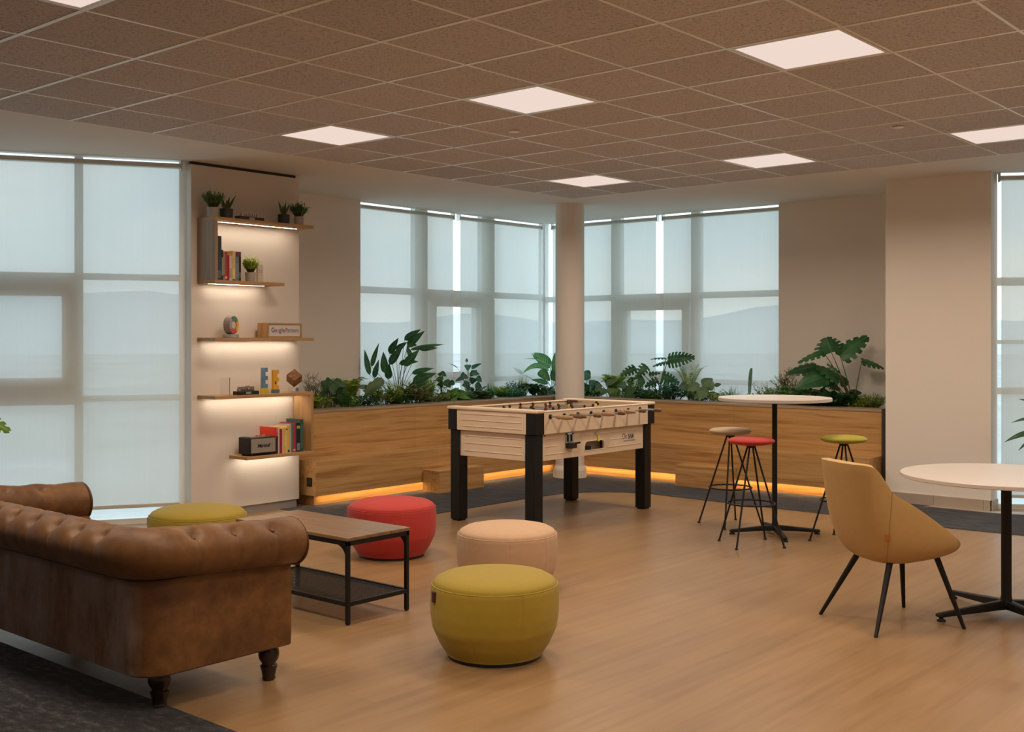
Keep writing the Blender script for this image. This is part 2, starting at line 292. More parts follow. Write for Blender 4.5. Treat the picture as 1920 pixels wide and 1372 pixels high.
# ------------------------------------------------------------------ mesh builder
class MB:
    def __init__(s): s.v = []; s.f = []; s.uv = []
    def add(s, vs, fs, M=None, uvs=None):
        o = len(s.v)
        s.v.extend([tuple(M @ Vector(p)) if M is not None else tuple(p) for p in vs])
        s.f.extend([tuple(i+o for i in f) for f in fs])
        s.uv.extend(uvs if uvs is not None else [(0.5, 0.25)]*len(vs))
        return s
    def box(s, x0, y0, z0, x1, y1, z1, M=None):
        vs = [(x0, y0, z0), (x1, y0, z0), (x1, y1, z0), (x0, y1, z0), (x0, y0, z1), (x1, y0, z1), (x1, y1, z1), (x0, y1, z1)]
        return s.add(vs, [(0, 3, 2, 1), (4, 5, 6, 7), (0, 1, 5, 4), (1, 2, 6, 5), (2, 3, 7, 6), (3, 0, 4, 7)], M)
    def tube(s, pts, rad, n=10, closed=False, M=None):
        pts = [Vector(p) for p in pts]; k = len(pts)
        rs = rad if isinstance(rad, (list, tuple)) else [rad]*k
        vs = []; fs = []; up = None
        for i, p in enumerate(pts):
            if closed: tg = (pts[(i+1) % k]-pts[i-1])
            else: tg = pts[min(i+1, k-1)]-pts[max(i-1, 0)]
            tg = tg.normalized() if tg.length > 1e-9 else Vector((0, 0, 1))
            if up is None: up = Vector((0, 0, 1)) if abs(tg.z) < 0.9 else Vector((1, 0, 0))
            a = tg.cross(up)
            if a.length < 1e-6: a = tg.orthogonal()
            a.normalize(); b_ = a.cross(tg).normalized(); up = b_
            for j in range(n):
                an = 2*PI*j/n; vs.append(p+(a*math.cos(an)+b_*math.sin(an))*rs[i])
        m = k if closed else k-1
        for i in range(m):
            for j in range(n):
                q = (i+1) % k
                fs.append((i*n+j, i*n+(j+1) % n, q*n+(j+1) % n, q*n+j))
        if not closed: fs.append(tuple(range(n-1, -1, -1))); fs.append(tuple((k-1)*n+j for j in range(n)))
        return s.add(vs, fs, M)
    def lathe(s, prof, n=40, M=None):
        vs = []; fs = []
        for r, z in prof:
            for j in range(n): an = 2*PI*j/n; vs.append((r*math.cos(an), r*math.sin(an), z))
        for i in range(len(prof)-1):
            for j in range(n): fs.append((i*n+j, i*n+(j+1) % n, (i+1)*n+(j+1) % n, (i+1)*n+j))
        if prof[0][0] > 1e-6: fs.append(tuple(range(n-1, -1, -1)))
        if prof[-1][0] > 1e-6: fs.append(tuple((len(prof)-1)*n+j for j in range(n)))
        return s.add(vs, fs, M)
    def prism(s, poly, z0, z1, M=None):
        n = len(poly)
        vs = [(x, y, z0) for x, y in poly]+[(x, y, z1) for x, y in poly]
        fs = [tuple(range(n-1, -1, -1)), tuple(range(n, 2*n))]+[(i, (i+1) % n, n+(i+1) % n, n+i) for i in range(n)]
        return s.add(vs, fs, M)
    def grid(s, fn, nu, nv, cu=False, M=None, uv=False):
        vs = []; fs = []; uvs = []
        for i in range(nu):
            for j in range(nv):
                a = i/(nu if cu else nu-1); b_ = j/(nv-1)
                vs.append(tuple(fn(a, b_))); uvs.append((a, b_))
        for i in range(nu if cu else nu-1):
            for j in range(nv-1):
                q = (i+1) % nu
                fs.append((i*nv+j, q*nv+j, q*nv+j+1, i*nv+j+1))
        return s.add(vs, fs, M, uvs if uv else None)
    def build(s, name, mat, parent=None, smooth=False, bevel=0.0, angle=40, seg=2, fix=True):
        me = bpy.data.meshes.new(name); me.from_pydata(s.v, [], s.f); me.update()
        if fix:
            bm = bmesh.new(); bm.from_mesh(me)
            bmesh.ops.remove_doubles(bm, verts=bm.verts, dist=1e-6)
            bmesh.ops.recalc_face_normals(bm, faces=bm.faces); bm.to_mesh(me); bm.free()
        else:
            l = me.uv_layers.new(name='UVMap')
            for lp in me.loops: l.data[lp.index].uv = s.uv[lp.vertex_index]
        me.materials.append(mat)
        if smooth or bevel:
            me.polygons.foreach_set('use_smooth', [True]*len(me.polygons))
            me.set_sharp_from_angle(angle=math.radians(angle))
        o = bpy.data.objects.new(name, me); COL.objects.link(o)
        if parent is not None: o.parent = parent
        if bevel:
            b = o.modifiers.new('bevel', 'BEVEL'); b.width = bevel; b.segments = seg; b.limit_method = 'ANGLE'; b.angle_limit = math.radians(35)
        return o
def box_obj(name, mat, parent, x0, y0, z0, x1, y1, z1, bevel=0.0, M=None):
    return MB().box(x0, y0, z0, x1, y1, z1, M).build(name, mat, parent, bevel=bevel)
def tag(o, label, cat, group=None, kind=None):
    o['label'] = label; o['category'] = cat
    if group: o['group'] = group
    if kind: o['kind'] = kind
    return o
def thing(name, label, cat, loc=(0, 0, 0), rz=0.0, group=None):
    o = bpy.data.objects.new(name, None); COL.objects.link(o); o.location = loc; o.rotation_euler = (0, 0, rz); o.empty_display_size = 0.1
    return tag(o, label, cat, group)
def struct(o, label, cat): return tag(o, label, cat, kind='structure')
def part_label(o, l): o['label'] = l; return o
def text_obj(name, body, size, mat, parent, M, extrude=0.0008, shear=0.0, spacing=1.0, align='LEFT', xs=1.0, offset=0.0):
    cu = bpy.data.curves.new(name, 'FONT'); cu.body = body; cu.size = size; cu.extrude = extrude; cu.shear = shear; cu.space_character = spacing; cu.align_x = align; cu.offset = offset
    tmp = bpy.data.objects.new(name+'_t', cu); COL.objects.link(tmp)
    dg = bpy.context.evaluated_depsgraph_get(); me = bpy.data.meshes.new_from_object(tmp.evaluated_get(dg)); bpy.data.objects.remove(tmp)
    me.transform(M @ Matrix.Diagonal((xs, 1, 1, 1))); me.materials.clear(); me.materials.append(mat); me.name = name
    o = bpy.data.objects.new(name, me); COL.objects.link(o)
    if parent is not None: o.parent = parent
    return o
def face_px(x, y, z):   # text frame standing upright, read along +y, facing +x
    return Matrix.Translation((x, y, z)) @ Matrix(((0, 0, 1, 0), (1, 0, 0, 0), (0, 1, 0, 0), (0, 0, 0, 1)))

# ------------------------------------------------------------------ lamps in the ceiling grid (with their own light)
M_DIFF = emissive('lit_diffuser', (0.78, 0.625, 0.55), 1.0)
LAMP_SPOTS = {(5, 1): 'leftmost ceiling light panel, above the wall shelves', (5, 4): 'middle ceiling light panel, above the red pouf and foosball table',
    (5, 7): 'large near ceiling light panel at upper right', (10, 1): 'small far ceiling light panel in front of the round column',
    (10, 4): 'far ceiling light panel above the tall bar table', (10, 7): 'ceiling light panel cut by the right edge of the photo',
    (0, 4): 'ceiling light panel cut by the top left corner of the photo'}
def ceiling_lamp(a, b, label):
    t = thing('ceiling_light', label, 'ceiling light', (0.6*b+0.3, 0.6*a+0.3, ZC), group='square light panels in the ceiling grid')
    fr = MB()
    for x0, y0, x1, y1 in ((-.285, -.285, .285, -.27), (-.285, .27, .285, .285), (-.285, -.27, -.27, .27), (.27, -.27, .285, .27)):
        fr.box(x0, y0, -0.004, x1, y1, 0.0)
    fr.build('frame', M_RAIL, t)
    MB().box(-.27, -.27, -0.003, .27, .27, -0.0005).build('diffuser', M_DIFF, t)
    l = bpy.data.lights.new('panel_light', 'AREA'); l.shape = 'SQUARE'; l.size = 0.53; l.energy = LAMP_W; l.color = LAMP_COL; l.spread = math.radians(160 if a == 10 or (a, b) == (5, 1) else 150)
    lo = bpy.data.objects.new('panel_light', l); COL.objects.link(lo); lo.parent = t; lo.location = (0, 0, -0.012)
    return t
for (a, b), lab in LAMP_SPOTS.items(): ceiling_lamp(a, b, lab)
for a, b in ((0, 1), (0, 7), (0, 10), (0, 13), (5, 10), (5, 13), (10, 10), (-5, 10)):
    ceiling_lamp(a, b, 'square ceiling light panel outside the view')

# ------------------------------------------------------------------ the room
floor_poly = [(-3.5, -5), (10.2, -5), (10.2, 10.4), (7.45, 10.4), (3.90, 8.34), (3.30, 9.3), (-2.1, 9.3), (-2.1, 4.35), (-1.02, 3.36), (-3.3, -0.62)]
fl = MB().prism(floor_poly, -0.25, 0.0).build('floor', M_FLOOR); struct(fl, 'light oak vinyl plank floor', 'floor')
ceil_poly = [(-3.4, -5), (10.2, -5), (10.2, 10.4), (7.3, 10.24), (3.88, 8.27), (3.3, 9.12), (-1.92, 9.12), (-1.92, 4.35), (-1.0, 3.34), (-3.1, -0.50)]
struct(MB().prism(ceil_poly, ZC+0.006, ZC+0.12).build('ceiling', M_CEIL), 'flat plaster ceiling border around the tile grid', 'ceiling')
tiles = MB().box(0.0, -4.8, ZC, 9.6, 7.2, ZC+0.006).build('ceiling', M_TILE); struct(tiles, 'suspended ceiling of mottled mineral tiles', 'ceiling')
gr = MB()
for i in range(0, 17): gr.box(0.6*i-(0.008 if i else 0), -4.8, ZC-0.003, 0.6*i+0.008, 7.2, ZC+0.001)
for j in range(-8, 13): gr.box(0.0, 0.6*j-0.012, ZC-0.0035, 9.6, 0.6*j+(0.012 if j < 12 else 0.004), ZC+0.001)
gr.build('grid_rails', M_RAIL, tiles)
for i, (cx, cy, lab) in enumerate(((1.98, 3.98, 'small white sprinkler cover in the ceiling tile behind the middle light panel'), (4.05, 5.55, 'small white sprinkler cover in the tile beside the right light panel'))):
    s_ = MB().lathe([(0.0, 0.0), (0.035, -0.002), (0.04, -0.008), (0.03, -0.012), (0.0, -0.013)][::-1], 24).build('sprinkler_cover', M_RAIL, smooth=True)
    s_.location = (cx, cy, ZC+0.0005); tag(s_, lab, 'sprinkler cover')

struct(box_obj('wall_left', M_WALL, None, -2.09, 4.30, 0, -1.79, 5.92, ZC+0.02), 'painted wall between the shelf panel and the corner window', 'wall')
struct(box_obj('wall_right', M_WALL, None, 1.385, 9.0, 0, 3.3, 9.3, ZC+0.02), 'painted wall between the corner window and the pier', 'wall')
struct(MB().prism([(2.92, 8.10), (3.85, 8.10), (3.85, 8.24), (3.3, 9.02), (2.92, 9.02)], 0.0, ZC+0.02).build('wall_pier', M_WALL), 'painted pier left of the right window', 'wall')
wp = MB().prism([(-0.87, 3.29), (-0.87, 4.385), (-1.80, 4.385), (-1.80, 4.30), (-0.93, 3.29)], 0.075, ZC-0.022).build('wall_panel', M_PANEL); struct(wp, 'white boxed wall panel that carries the shelves', 'wall')
MB().prism([(-0.90, 3.305), (-0.90, 4.37), (-1.78, 4.37), (-1.78, 4.31), (-0.93, 3.31)], ZC-0.022, ZC+0.02).build('shadow_gap', M_DARKGREY, wp)
struct(MB().prism([(-0.885, 3.305), (-0.885, 4.37), (-1.78, 4.37), (-1.78, 4.31), (-0.93, 3.31)], 0.0, 0.075).build('baseboard_left', plain('grey_plinth', (0.30, 0.28, 0.26), 0.6)), 'grey recessed plinth under the white wall panel', 'baseboard')
M_TILE_SK = plain('beige_stone', (0.44, 0.37, 0.30), 0.5, var=0.08, vscale=4)
bb = MB()
for x0, x1 in ((2.925, 3.36), (3.363, 3.79), (3.793, 3.86)): bb.box(x0, 8.083, 0, x1, 8.10, 0.095)
bb.box(3.85, 8.083, 0, 3.867, 8.24, 0.095)
struct(bb.build('baseboard_right', M_TILE_SK), 'beige stone baseboard along the pier', 'baseboard')
struct(MB().prism([(3.30, 8.0), (3.36, 8.09), (3.86, 8.09), (4.02, 8.17), (7.3, 10.1), (7.4, 9.95), (4.1, 8.05), (3.9, 7.99)], 0, 0.005).build('trim_1', M_TILE_SK), 'narrow stone strip along the pier and right window', 'trim')
struct(box_obj('wall_back', M_WALL, None, -3.5, -5.2, 0, 10.4, -5.0, ZC+0.1), 'wall behind the camera', 'wall')
struct(box_obj('wall_far_right', M_WALL, None, 10.2, -5.0, 0, 10.4, 10.6, ZC+0.1), 'wall to the right of the camera', 'wall')
struct(box_obj('wall_far_left', M_WALL, None, -3.7, -5.0, 0, -3.45, -0.5, ZC+0.1), 'wall left of the camera', 'wall')
struct(box_obj('wall_corner', M_WALL, None, 7.35, 10.3, 0, 10.3, 10.5, ZC+0.1), 'wall beyond the right window', 'wall')
col = MB().lathe([(0.178, 0.0), (0.178, 0.085), (0.172, 0.105), (0.160, 0.125), (0.155, 0.14), (0.155, ZC+0.006)], 56).build('wall_column', M_WALL, smooth=True)
col.location = (-0.37, 7.64, 0); col.data.set_sharp_from_angle(angle=math.radians(12)); struct(col, 'round white column with flared base in the corner', 'column')

# carpets
def arc(cx, cy, r, a0, a1, n): return [(cx+r*math.cos(math.radians(a0+(a1-a0)*i/n)), cy+r*math.sin(math.radians(a0+(a1-a0)*i/n))) for i in range(n+1)]
cp = [(-0.885, 4.19), (0.27, 4.20), (0.325, 4.9), (0.328, 6.0)] + [(0.345, 6.3)] + arc(1.10, 6.36, 0.745, 175, 95, 12) + [(1.68, 7.065), (2.72, 7.035), (3.9, 6.995), (4.6, 7.03), (5.4, 7.1), (9.9, 7.1), (9.9, 10.0), (7.4, 9.95), (4.1, 8.05), (3.9, 7.99), (3.30, 8.0), (3.36, 8.075), (2.878, 8.075), (2.878, 7.985), (-0.826, 8.004), (-0.826, 4.40), (-0.885, 4.40)]
tag(MB().prism(cp, 0.0, 0.004).build('carpet', M_CARPET), 'dark blue-grey carpet curving along the timber benches and right window', 'carpet')
tag(MB().prism([(-3.4, 0.44), (-2.9, 0.632), (3.9, 0.638), (4.0, -4.9), (-3.4, -4.9)], 0.0, 0.004).build('carpet', M_CARPET2), 'charcoal speckled carpet in the foreground behind the leather sofa', 'carpet')

# ------------------------------------------------------------------ windows
def frame_M(P, d, out):
    return Matrix(((d[0], out[0], 0, P[0]), (d[1], out[1], 0, P[1]), (0, 0, 1, 0), (0, 0, 0, 1)))
def window(name, label, P, d, out, L, mull, trans, sashes, ztop=3.05, zbot=0.0):
    M = frame_M(P, d, out); fr = MB()
    for s0, s1 in mull: fr.box(s0, -0.035, zbot, s1, 0.035, ztop, M)
    for s0, s1, z0, z1 in trans: fr.box(s0, -0.032, z0, s1, 0.032, z1, M)
    fr.box(0, -0.04, zbot, L, 0.04, zbot+0.045, M); fr.box(0, -0.035, ztop-0.05, L, 0.035, ztop, M)
    for s0, s1, z0, z1, wd in sashes:
        for a in ((s0, z0, s1, z0+wd), (s0, z1-wd, s1, z1), (s0, z0+wd, s0+wd, z1-wd), (s1-wd, z0+wd, s1, z1-wd)):
            fr.box(a[0], -0.055, a[1], a[2], 0.02, a[3], M)
    o = fr.build(name, M_FRAME); struct(o, label, 'window')
    MB().box(0.01, -0.004, zbot+0.03, L-0.01, 0.004, ztop-0.03, M).build('glass_pane', M_GLASS, o)
    return o
dL = (-0.498, -0.867); nL = (-0.867, 0.498); dR = (0.865, 0.502); nR = (-0.502, 0.865)
PL = (-0.90+nL[0]*0.1, 3.275+nL[1]*0.1); PR = (3.85+nR[0]*0.1, 8.22+nR[1]*0.1)
window('window_1', 'tall white framed window at far left', (PL[0]-dL[0]*0.06, PL[1]-dL[1]*0.06), dL, nL, 4.45,
       [(0.0, 0.12), (0.85, 0.914), (1.87, 1.93), (2.80, 2.86), (3.85, 3.91)],
       [(0.0, 0.9, 1.955, 2.005), (0.9, 1.9, 1.90, 2.005), (1.9, 4.4, 1.955, 2.005), (0.0, 0.9, 0.985, 1.035), (0.9, 1.9, 0.965, 1.09), (1.9, 4.4, 0.985, 1.035)],
       [(0.915, 1.87, 1.09, 1.91, 0.09), (2.87, 3.84, 1.04, 1.95, 0.07)])
window('window_4', 'tall white framed window at the right edge', (PR[0]-dR[0]*0.03, PR[1]-dR[1]*0.03), dR, nR, 3.9,
       [(0.0, 0.06), (0.95, 1.01), (1.95, 2.01), (2.9, 2.96)], [(0, 3.9, 1.95, 2.02), (0, 3.9, 1.44, 1.475), (0, 3.9, 1.0, 1.06)], [])
window('window_2', 'left half of the corner window behind the blinds', (-2.0, 5.86), (0, 1), (-1, 0), 3.40,
       [(0.0, 0.06), (1.02, 1.22), (2.13, 2.36), (3.28, 3.40)],
       [(0, 1.1, 1.975, 2.045), (1.1, 2.3, 1.92, 2.045), (2.3, 3.4, 1.975, 2.045), (0, 3.4, 0.97, 1.03)], [(1.27, 2.08, 1.03, 1.93, 0.075)])
window('window_3', 'right half of the corner window behind the blinds', (-2.05, 9.2), (1, 0), (0, 1), 3.45,
       [(0.0, 0.10), (1.13, 1.27), (2.25, 2.37), (3.39, 3.45)],
       [(0, 1.2, 1.945, 2.015), (1.2, 2.3, 1.89, 2.015), (2.3, 3.45, 1.945, 2.015), (0, 3.45, 0.97, 1.03)], [(1.30, 2.22, 1.03, 1.90, 0.08)])
hd = MB()
for P, d, n_, L in (((-0.90, 3.275), dL, nL, 4.5), ((3.85, 8.22), dR, nR, 4.0)): hd.box(-0.05, 0.03, ZC+0.06, L, 0.22, ZC+0.3, frame_M(P, d, n_))
hd.box(-2.2, 5.8, ZC+0.06, -1.9, 9.4, ZC+0.3); hd.box(-2.2, 9.1, ZC+0.06, 1.5, 9.4, ZC+0.3)
struct(hd.build('trim_2', M_FRAME), 'window head trim above the blinds', 'trim')
# ------------------------------------------------------------------ roller blinds
def blind(label, P, d, out, s0, s1, zbot, bracket=(True, True)):
    M = frame_M(P, d, out)
    t = thing('roller_blind', label, 'roller blind', (0, 0, 0), group='light roller blinds pulled down over the windows')
    zt = 2.880
    MB().add([(s0+0.012, 0, zbot), (s1-0.012, 0, zbot), (s1-0.012, 0.0, zt), (s0+0.012, 0.0, zt)], [(0, 1, 2, 3)], M).build('fabric', M_BLIND, t)
    MB().tube([M @ Vector((s0+0.006, 0.018, zt)), M @ Vector((s1-0.006, 0.018, zt))], 0.022, 20).build('roller_tube', M_TUBE, t, smooth=True)
    MB().box(s0+0.010, -0.009, zbot-0.012, s1-0.010, 0.009, zbot+0.016, M).build('bottom_bar', M_TUBE, t, bevel=0.003)
    for k, s in enumerate((s0, s1)):
        if bracket[k]: MB().box(s-0.006, -0.012, zt-0.032, s+0.006, 0.045, ZC+0.006, M).build('bracket', M_STEEL, t, bevel=0.002)
    return t
blind('wide blind over the far left window behind the sofa', (-0.90, 3.275), dL, nL, 0.045, 2.62, 0.15)
blind('blind at the far left edge beyond the sofa', (-0.90, 3.275), dL, nL, 2.66, 4.3, 0.15)
blind('left corner blind next to the shelf wall, behind the big leaved plant', (-1.88, 5.92), (0, 1), (-1, 0), 0.01, 1.50, 0.25)
blind('blind just left of the round column', (-1.88, 5.92), (0, 1), (-1, 0), 1.595, 3.10, 0.25)
blind('blind just right of the round column', (-1.80, 9.08), (1, 0), (0, 1), 0.03, 1.595, 0.25)
blind('corner blind on the right, ending at the painted wall', (-1.80, 9.08), (1, 0), (0, 1), 1.67, 3.18, 0.25)
blind('blind over the window at the right edge of the photo', (3.85, 8.22), dR, nR, 0.035, 2.2, 0.12)
blind('blind beyond the right edge', (3.85, 8.22), dR, nR, 2.24, 3.85, 0.12)

# ------------------------------------------------------------------ outside: town, hills
def land_mat():
    m, t, b, o = new_mat('valley_floor')
    n1 = N(t, 'ShaderNodeTexNoise', {'Scale': 0.011, 'Detail': 8.0, 'Roughness': 0.7}); t.links.new(coords(t), n1.inputs[0])
    c = ramp(t, n1.outputs[0], [(0.35, (0.42, 0.44, 0.39)), (0.5, (0.53, 0.53, 0.49)), (0.60, (0.58, 0.58, 0.55)), (0.70, (0.85, 0.85, 0.82))])  # pale tones carry distance haze in the land colour
    t.links.new(c, b.inputs['Base Color']); b.inputs['Roughness'].default_value = 1; return m
def hill_mat():
    m, t, b, o = new_mat('hazy_hills')
    n1 = N(t, 'ShaderNodeTexNoise', {'Scale': 0.004, 'Detail': 6.0}); t.links.new(coords(t), n1.inputs[0])
    t.links.new(ramp(t, n1.outputs[0], [(0.35, (0.64, 0.67, 0.66)), (0.65, (0.72, 0.745, 0.735))]), b.inputs['Base Color']); b.inputs['Roughness'].default_value = 1; return m  # pale base colour stands in for distance haze
GZ = -32.0
struct(MB().add([(-4000, -4000, GZ), (4000, -4000, GZ), (4000, 4000, GZ), (-4000, 4000, GZ)], [(0, 1, 2, 3)]).build('ground', land_mat()), 'valley floor and town seen faintly through the blinds', 'ground')
random.seed(5)
hp = [random.uniform(0, 6.28) for _ in range(6)]
def hill(a, b_):
    an = 2*PI*a; r = 2600+900*b_
    h = 95+125*math.exp(-((math.degrees(an)-160)/13)**2)+10*math.sin(5*an+hp[0])+9*math.sin(11*an+hp[1])+16*math.sin(23*an+hp[2])+9*math.sin(47*an+hp[3])
    return (r*math.cos(an), r*math.sin(an), GZ+h*math.sin(PI/2*b_)**1.0)
struct(MB().grid(hill, 240, 8, cu=True).build('hills', hill_mat(), smooth=True), 'hazy hills beyond the town', 'hills')
M_BLDG = plain('pale_render', (0.78, 0.77, 0.74), 0.9, var=0.05, vscale=0.2)
M_ROOF = plain('pale_roof', (0.55, 0.54, 0.52), 0.9, var=0.08, vscale=0.2)
for x, y, sx, sy, h, rz, lab in ((-75, 38, 34, 12, 8, 0.4, 'long white warehouse seen faintly through the far left blind'),
                             (-120, 95, 20, 14, 11, 0.2, 'pale block of flats seen faintly through the blind left of the shelves'),
                             (10, 190, 30, 16, 22, 0.7, 'pale block seen faintly through the blind at the right edge')):
    t = thing('building', lab, 'building', (x, y, GZ), rz)
    MB().box(-sx/2, -sy/2, 0, sx/2, sy/2, h).build('walls', M_BLDG, t)
    MB().prism([(-sy/2-.5, h), (sy/2+.5, h), (0, h+3)], -sx/2-.5, sx/2+.5, Matrix(((0, 0, 1, 0), (1, 0, 0, 0), (0, 1, 0, 0), (0, 0, 0, 1)))).build('roof', M_ROOF, t)
    for k in range(int(sx//4)): MB().box(-sx/2+1.2+4*k, -sy/2-0.05, h*0.45, -sx/2+3.0+4*k, -sy/2+0.05, h*0.7).build('window', M_DARKGREY, t)

# ------------------------------------------------------------------ timber benches with planters
M_LED2 = emissive('warm_led_strip', (1.0, 0.60, 0.25), BENCH_E)
M_LED = emissive('white_led_strip', (1.0, 0.82, 0.63), STRIP_E)
PZ, BZ = 0.825, 0.40
t = thing('planter_bench', 'oak planter bench along the left window wall with step and glowing plinth', 'bench', (0, 0, 0))
MB().box(-1.06, 4.47, 0.095, -0.74, 7.925, BZ).build('seat_box', M_OAK_Y, t, bevel=0.002)
MB().box(-1.06, 4.52, 0.0, -0.83, 8.005, 0.095).build('plinth', M_OAK_Y, t)
MB().box(-1.08, 4.47, 0.095, -1.05, 8.20, PZ-0.022).build('back_panel', M_OAK_Y, t)
tp = MB(); tp.box(-1.36, 4.42, PZ-0.022, -1.045, 8.20, PZ); tp.build('top_board', wood('planter_top', 1, (0.27, 0.19, 0.12), (0.36, 0.26, 0.17), (0.42, 0.31, 0.21), rough=0.4, spec=0.5), t, bevel=0.002)
MB().box(-1.775, 4.45, 0.60, -1.30, 8.42, 0.775).build('soil', M_SOIL, t)
MB().box(-0.790, 4.56, 0.0944, -0.768, 7.9, 0.0949).build('light_strip', M_LED2, t)
sk = MB().box(-0.862, 4.462, 0.178, -0.792, 4.470, 0.255).build('socket', M_BLACK, t, bevel=0.003)
MB().box(-0.852, 4.459, 0.190, -0.802, 4.463, 0.243).build('cover_flap', M_DARKGREY, sk, bevel=0.002)
t = thing('planter_bench', 'oak planter bench along the right wall behind the bar stools', 'bench', (0, 0, 0))
MB().box(-1.05, 7.93, 0.095, 2.84, 8.22, BZ).build('seat_box', M_OAK_X, t, bevel=0.002)
MB().box(-1.05, 8.01, 0.0, 2.825, 8.22, 0.095).build('plinth', M_OAK_X, t)
MB().box(-1.08, 8.21, 0.095, 2.84, 8.24, PZ-0.022).build('back_panel', M_OAK_X, t)
MB().box(-1.36, 8.205, PZ-0.022, 2.84, 8.52, PZ).build('top_board', wood('planter_top_across', 0, (0.27, 0.19, 0.12), (0.36, 0.26, 0.17), (0.42, 0.31, 0.21), rough=0.4, spec=0.5), t, bevel=0.002)
MB().box(-1.775, 8.45, 0.60, 2.77, 8.98, 0.775).build('soil', M_SOIL, t)
MB().box(-0.5, 7.958, 0.0944, 2.70, 7.980, 0.0949).build('light_strip', M_LED2, t)
MB().box(2.842, 8.197, 0.0, 2.905, 8.97, 0.835).build('dark_end_strip', M_DARKGREY, t, bevel=0.002)  # dark grey strip closing the gap between planter end and pier
for lab, (x0, y0, x1, y1), m in (('low oak step block in front of the left bench, behind the foosball table', (-0.738, 5.786, -0.512, 6.42), M_OAK_Y), ('low oak step block in front of the right bench, behind the beige stool', (0.886, 7.755, 1.485, 7.928), M_OAK_X)):
    t = thing('step_block', lab, 'step', ((x0+x1)/2, (y0+y1)/2, 0.004)); hx, hy = (x1-x0)/2, (y1-y0)/2
    MB().box(-hx, -hy, 0, hx, hy, 0.192).build('body', m, t)
    MB().box(-hx-0.001, -hy-0.001, 0.192, hx+0.001, hy+0.001, 0.212).build('tread', m, t, bevel=0.002)

# ------------------------------------------------------------------ wall shelves
SX0, SX1 = -0.868, -0.622       # wall side and front edge
def shelf_board(name, y0, y1, z, t): return MB().box(SX0, y0, z-0.026, SX1, y1, z).build(name, M_SHELF, t, bevel=0.0015)
Z1, Z2, Z3, Z4, Z5 = 2.463, 1.957, 1.494, 1.026, 0.516
def led(t, y0, y1, z, x=-0.80): MB().box(x-0.007, y0, z-0.0262, x+0.007, y1, z-0.0255).build('light_strip', M_LED, t)
t = thing('wall_shelf', 'upper oak shelf unit, two boards joined by an upright on its left', 'shelf', (0, 0, 0))
shelf_board('top_board', 3.346, 4.348, Z1, t); shelf_board('bottom_board', 3.346, 4.036, Z2, t)
MB().box(SX0, 3.346, Z2, SX1, 3.374, Z1-0.026).build('upright', wood('grey_oak_upright', 2, (0.26, 0.17, 0.105), (0.34, 0.235, 0.15), (0.40, 0.285, 0.19), streak=0.3), t, bevel=0.0015)
led(t, 3.42, 4.27, Z1, -0.76); led(t, 3.40, 3.95, Z2, -0.79)
t = thing('wall_shelf', 'single oak shelf board in the middle of the white panel, holding the wooden sign', 'shelf', (0, 0, 0))
shelf_board('board', 3.346, 4.348, Z3, t); led(t, 3.40, 4.29, Z3)
t = thing('wall_shelf', 'lower oak shelf unit, two boards joined by an upright on its right', 'shelf', (0, 0, 0))
shelf_board('top_board', 3.346, 4.348, Z4, t); shelf_board('bottom_board', 3.653, 4.348, Z5, t)
MB().box(SX0, 4.320, Z5, SX1, 4.348, Z4-0.026).build('upright', M_OAK_Z, t, bevel=0.0015)
led(t, 3.40, 4.29, Z4); led(t, 3.70, 4.29, Z5)

def on_shelf(u, depth_frac):     # y on a shelf for a measured column of the photo
    return on_x(u, 600, SX1-(SX1-SX0)*depth_frac).y
# books
def book(label, group, y0, th, z, h, dep, col, band=None, x_front=SX1-0.03, lean=0.0):
    t = thing('book', label, 'book', (x_front, y0+th/2, z), 0.0, group)
    m = plain('cover_%02x%02x%02x' % tuple(int(c*255) for c in col), col, 0.5, var=0.04)
    c = MB(); a = th/2
    c.box(-dep, -a, 0, 0, -a+0.0022, h); c.box(-dep, a-0.0022, 0, 0, a, h); c.box(-0.0022, -a, 0, 0.0005, a, h)
    c.build('cover', m, t)
    MB().box(-dep+0.003, -a+0.0023, 0.003, -0.0024, a-0.0023, h-0.004).build('pages', M_PAPER, t)
    if band:
        for k, (z0, z1, bc) in enumerate(band):
            MB().box(0.0005, -a*0.86, h*z0, 0.0014, a*0.86, h*z1).build('spine_label', plain('band_%02x%02x%02x' % tuple(int(c*255) for c in bc), bc, 0.5, var=0.02), t)
    t.rotation_euler = (lean, 0, 0)
    return t
GB1 = 'books on the upper shelf unit'
y = 3.382
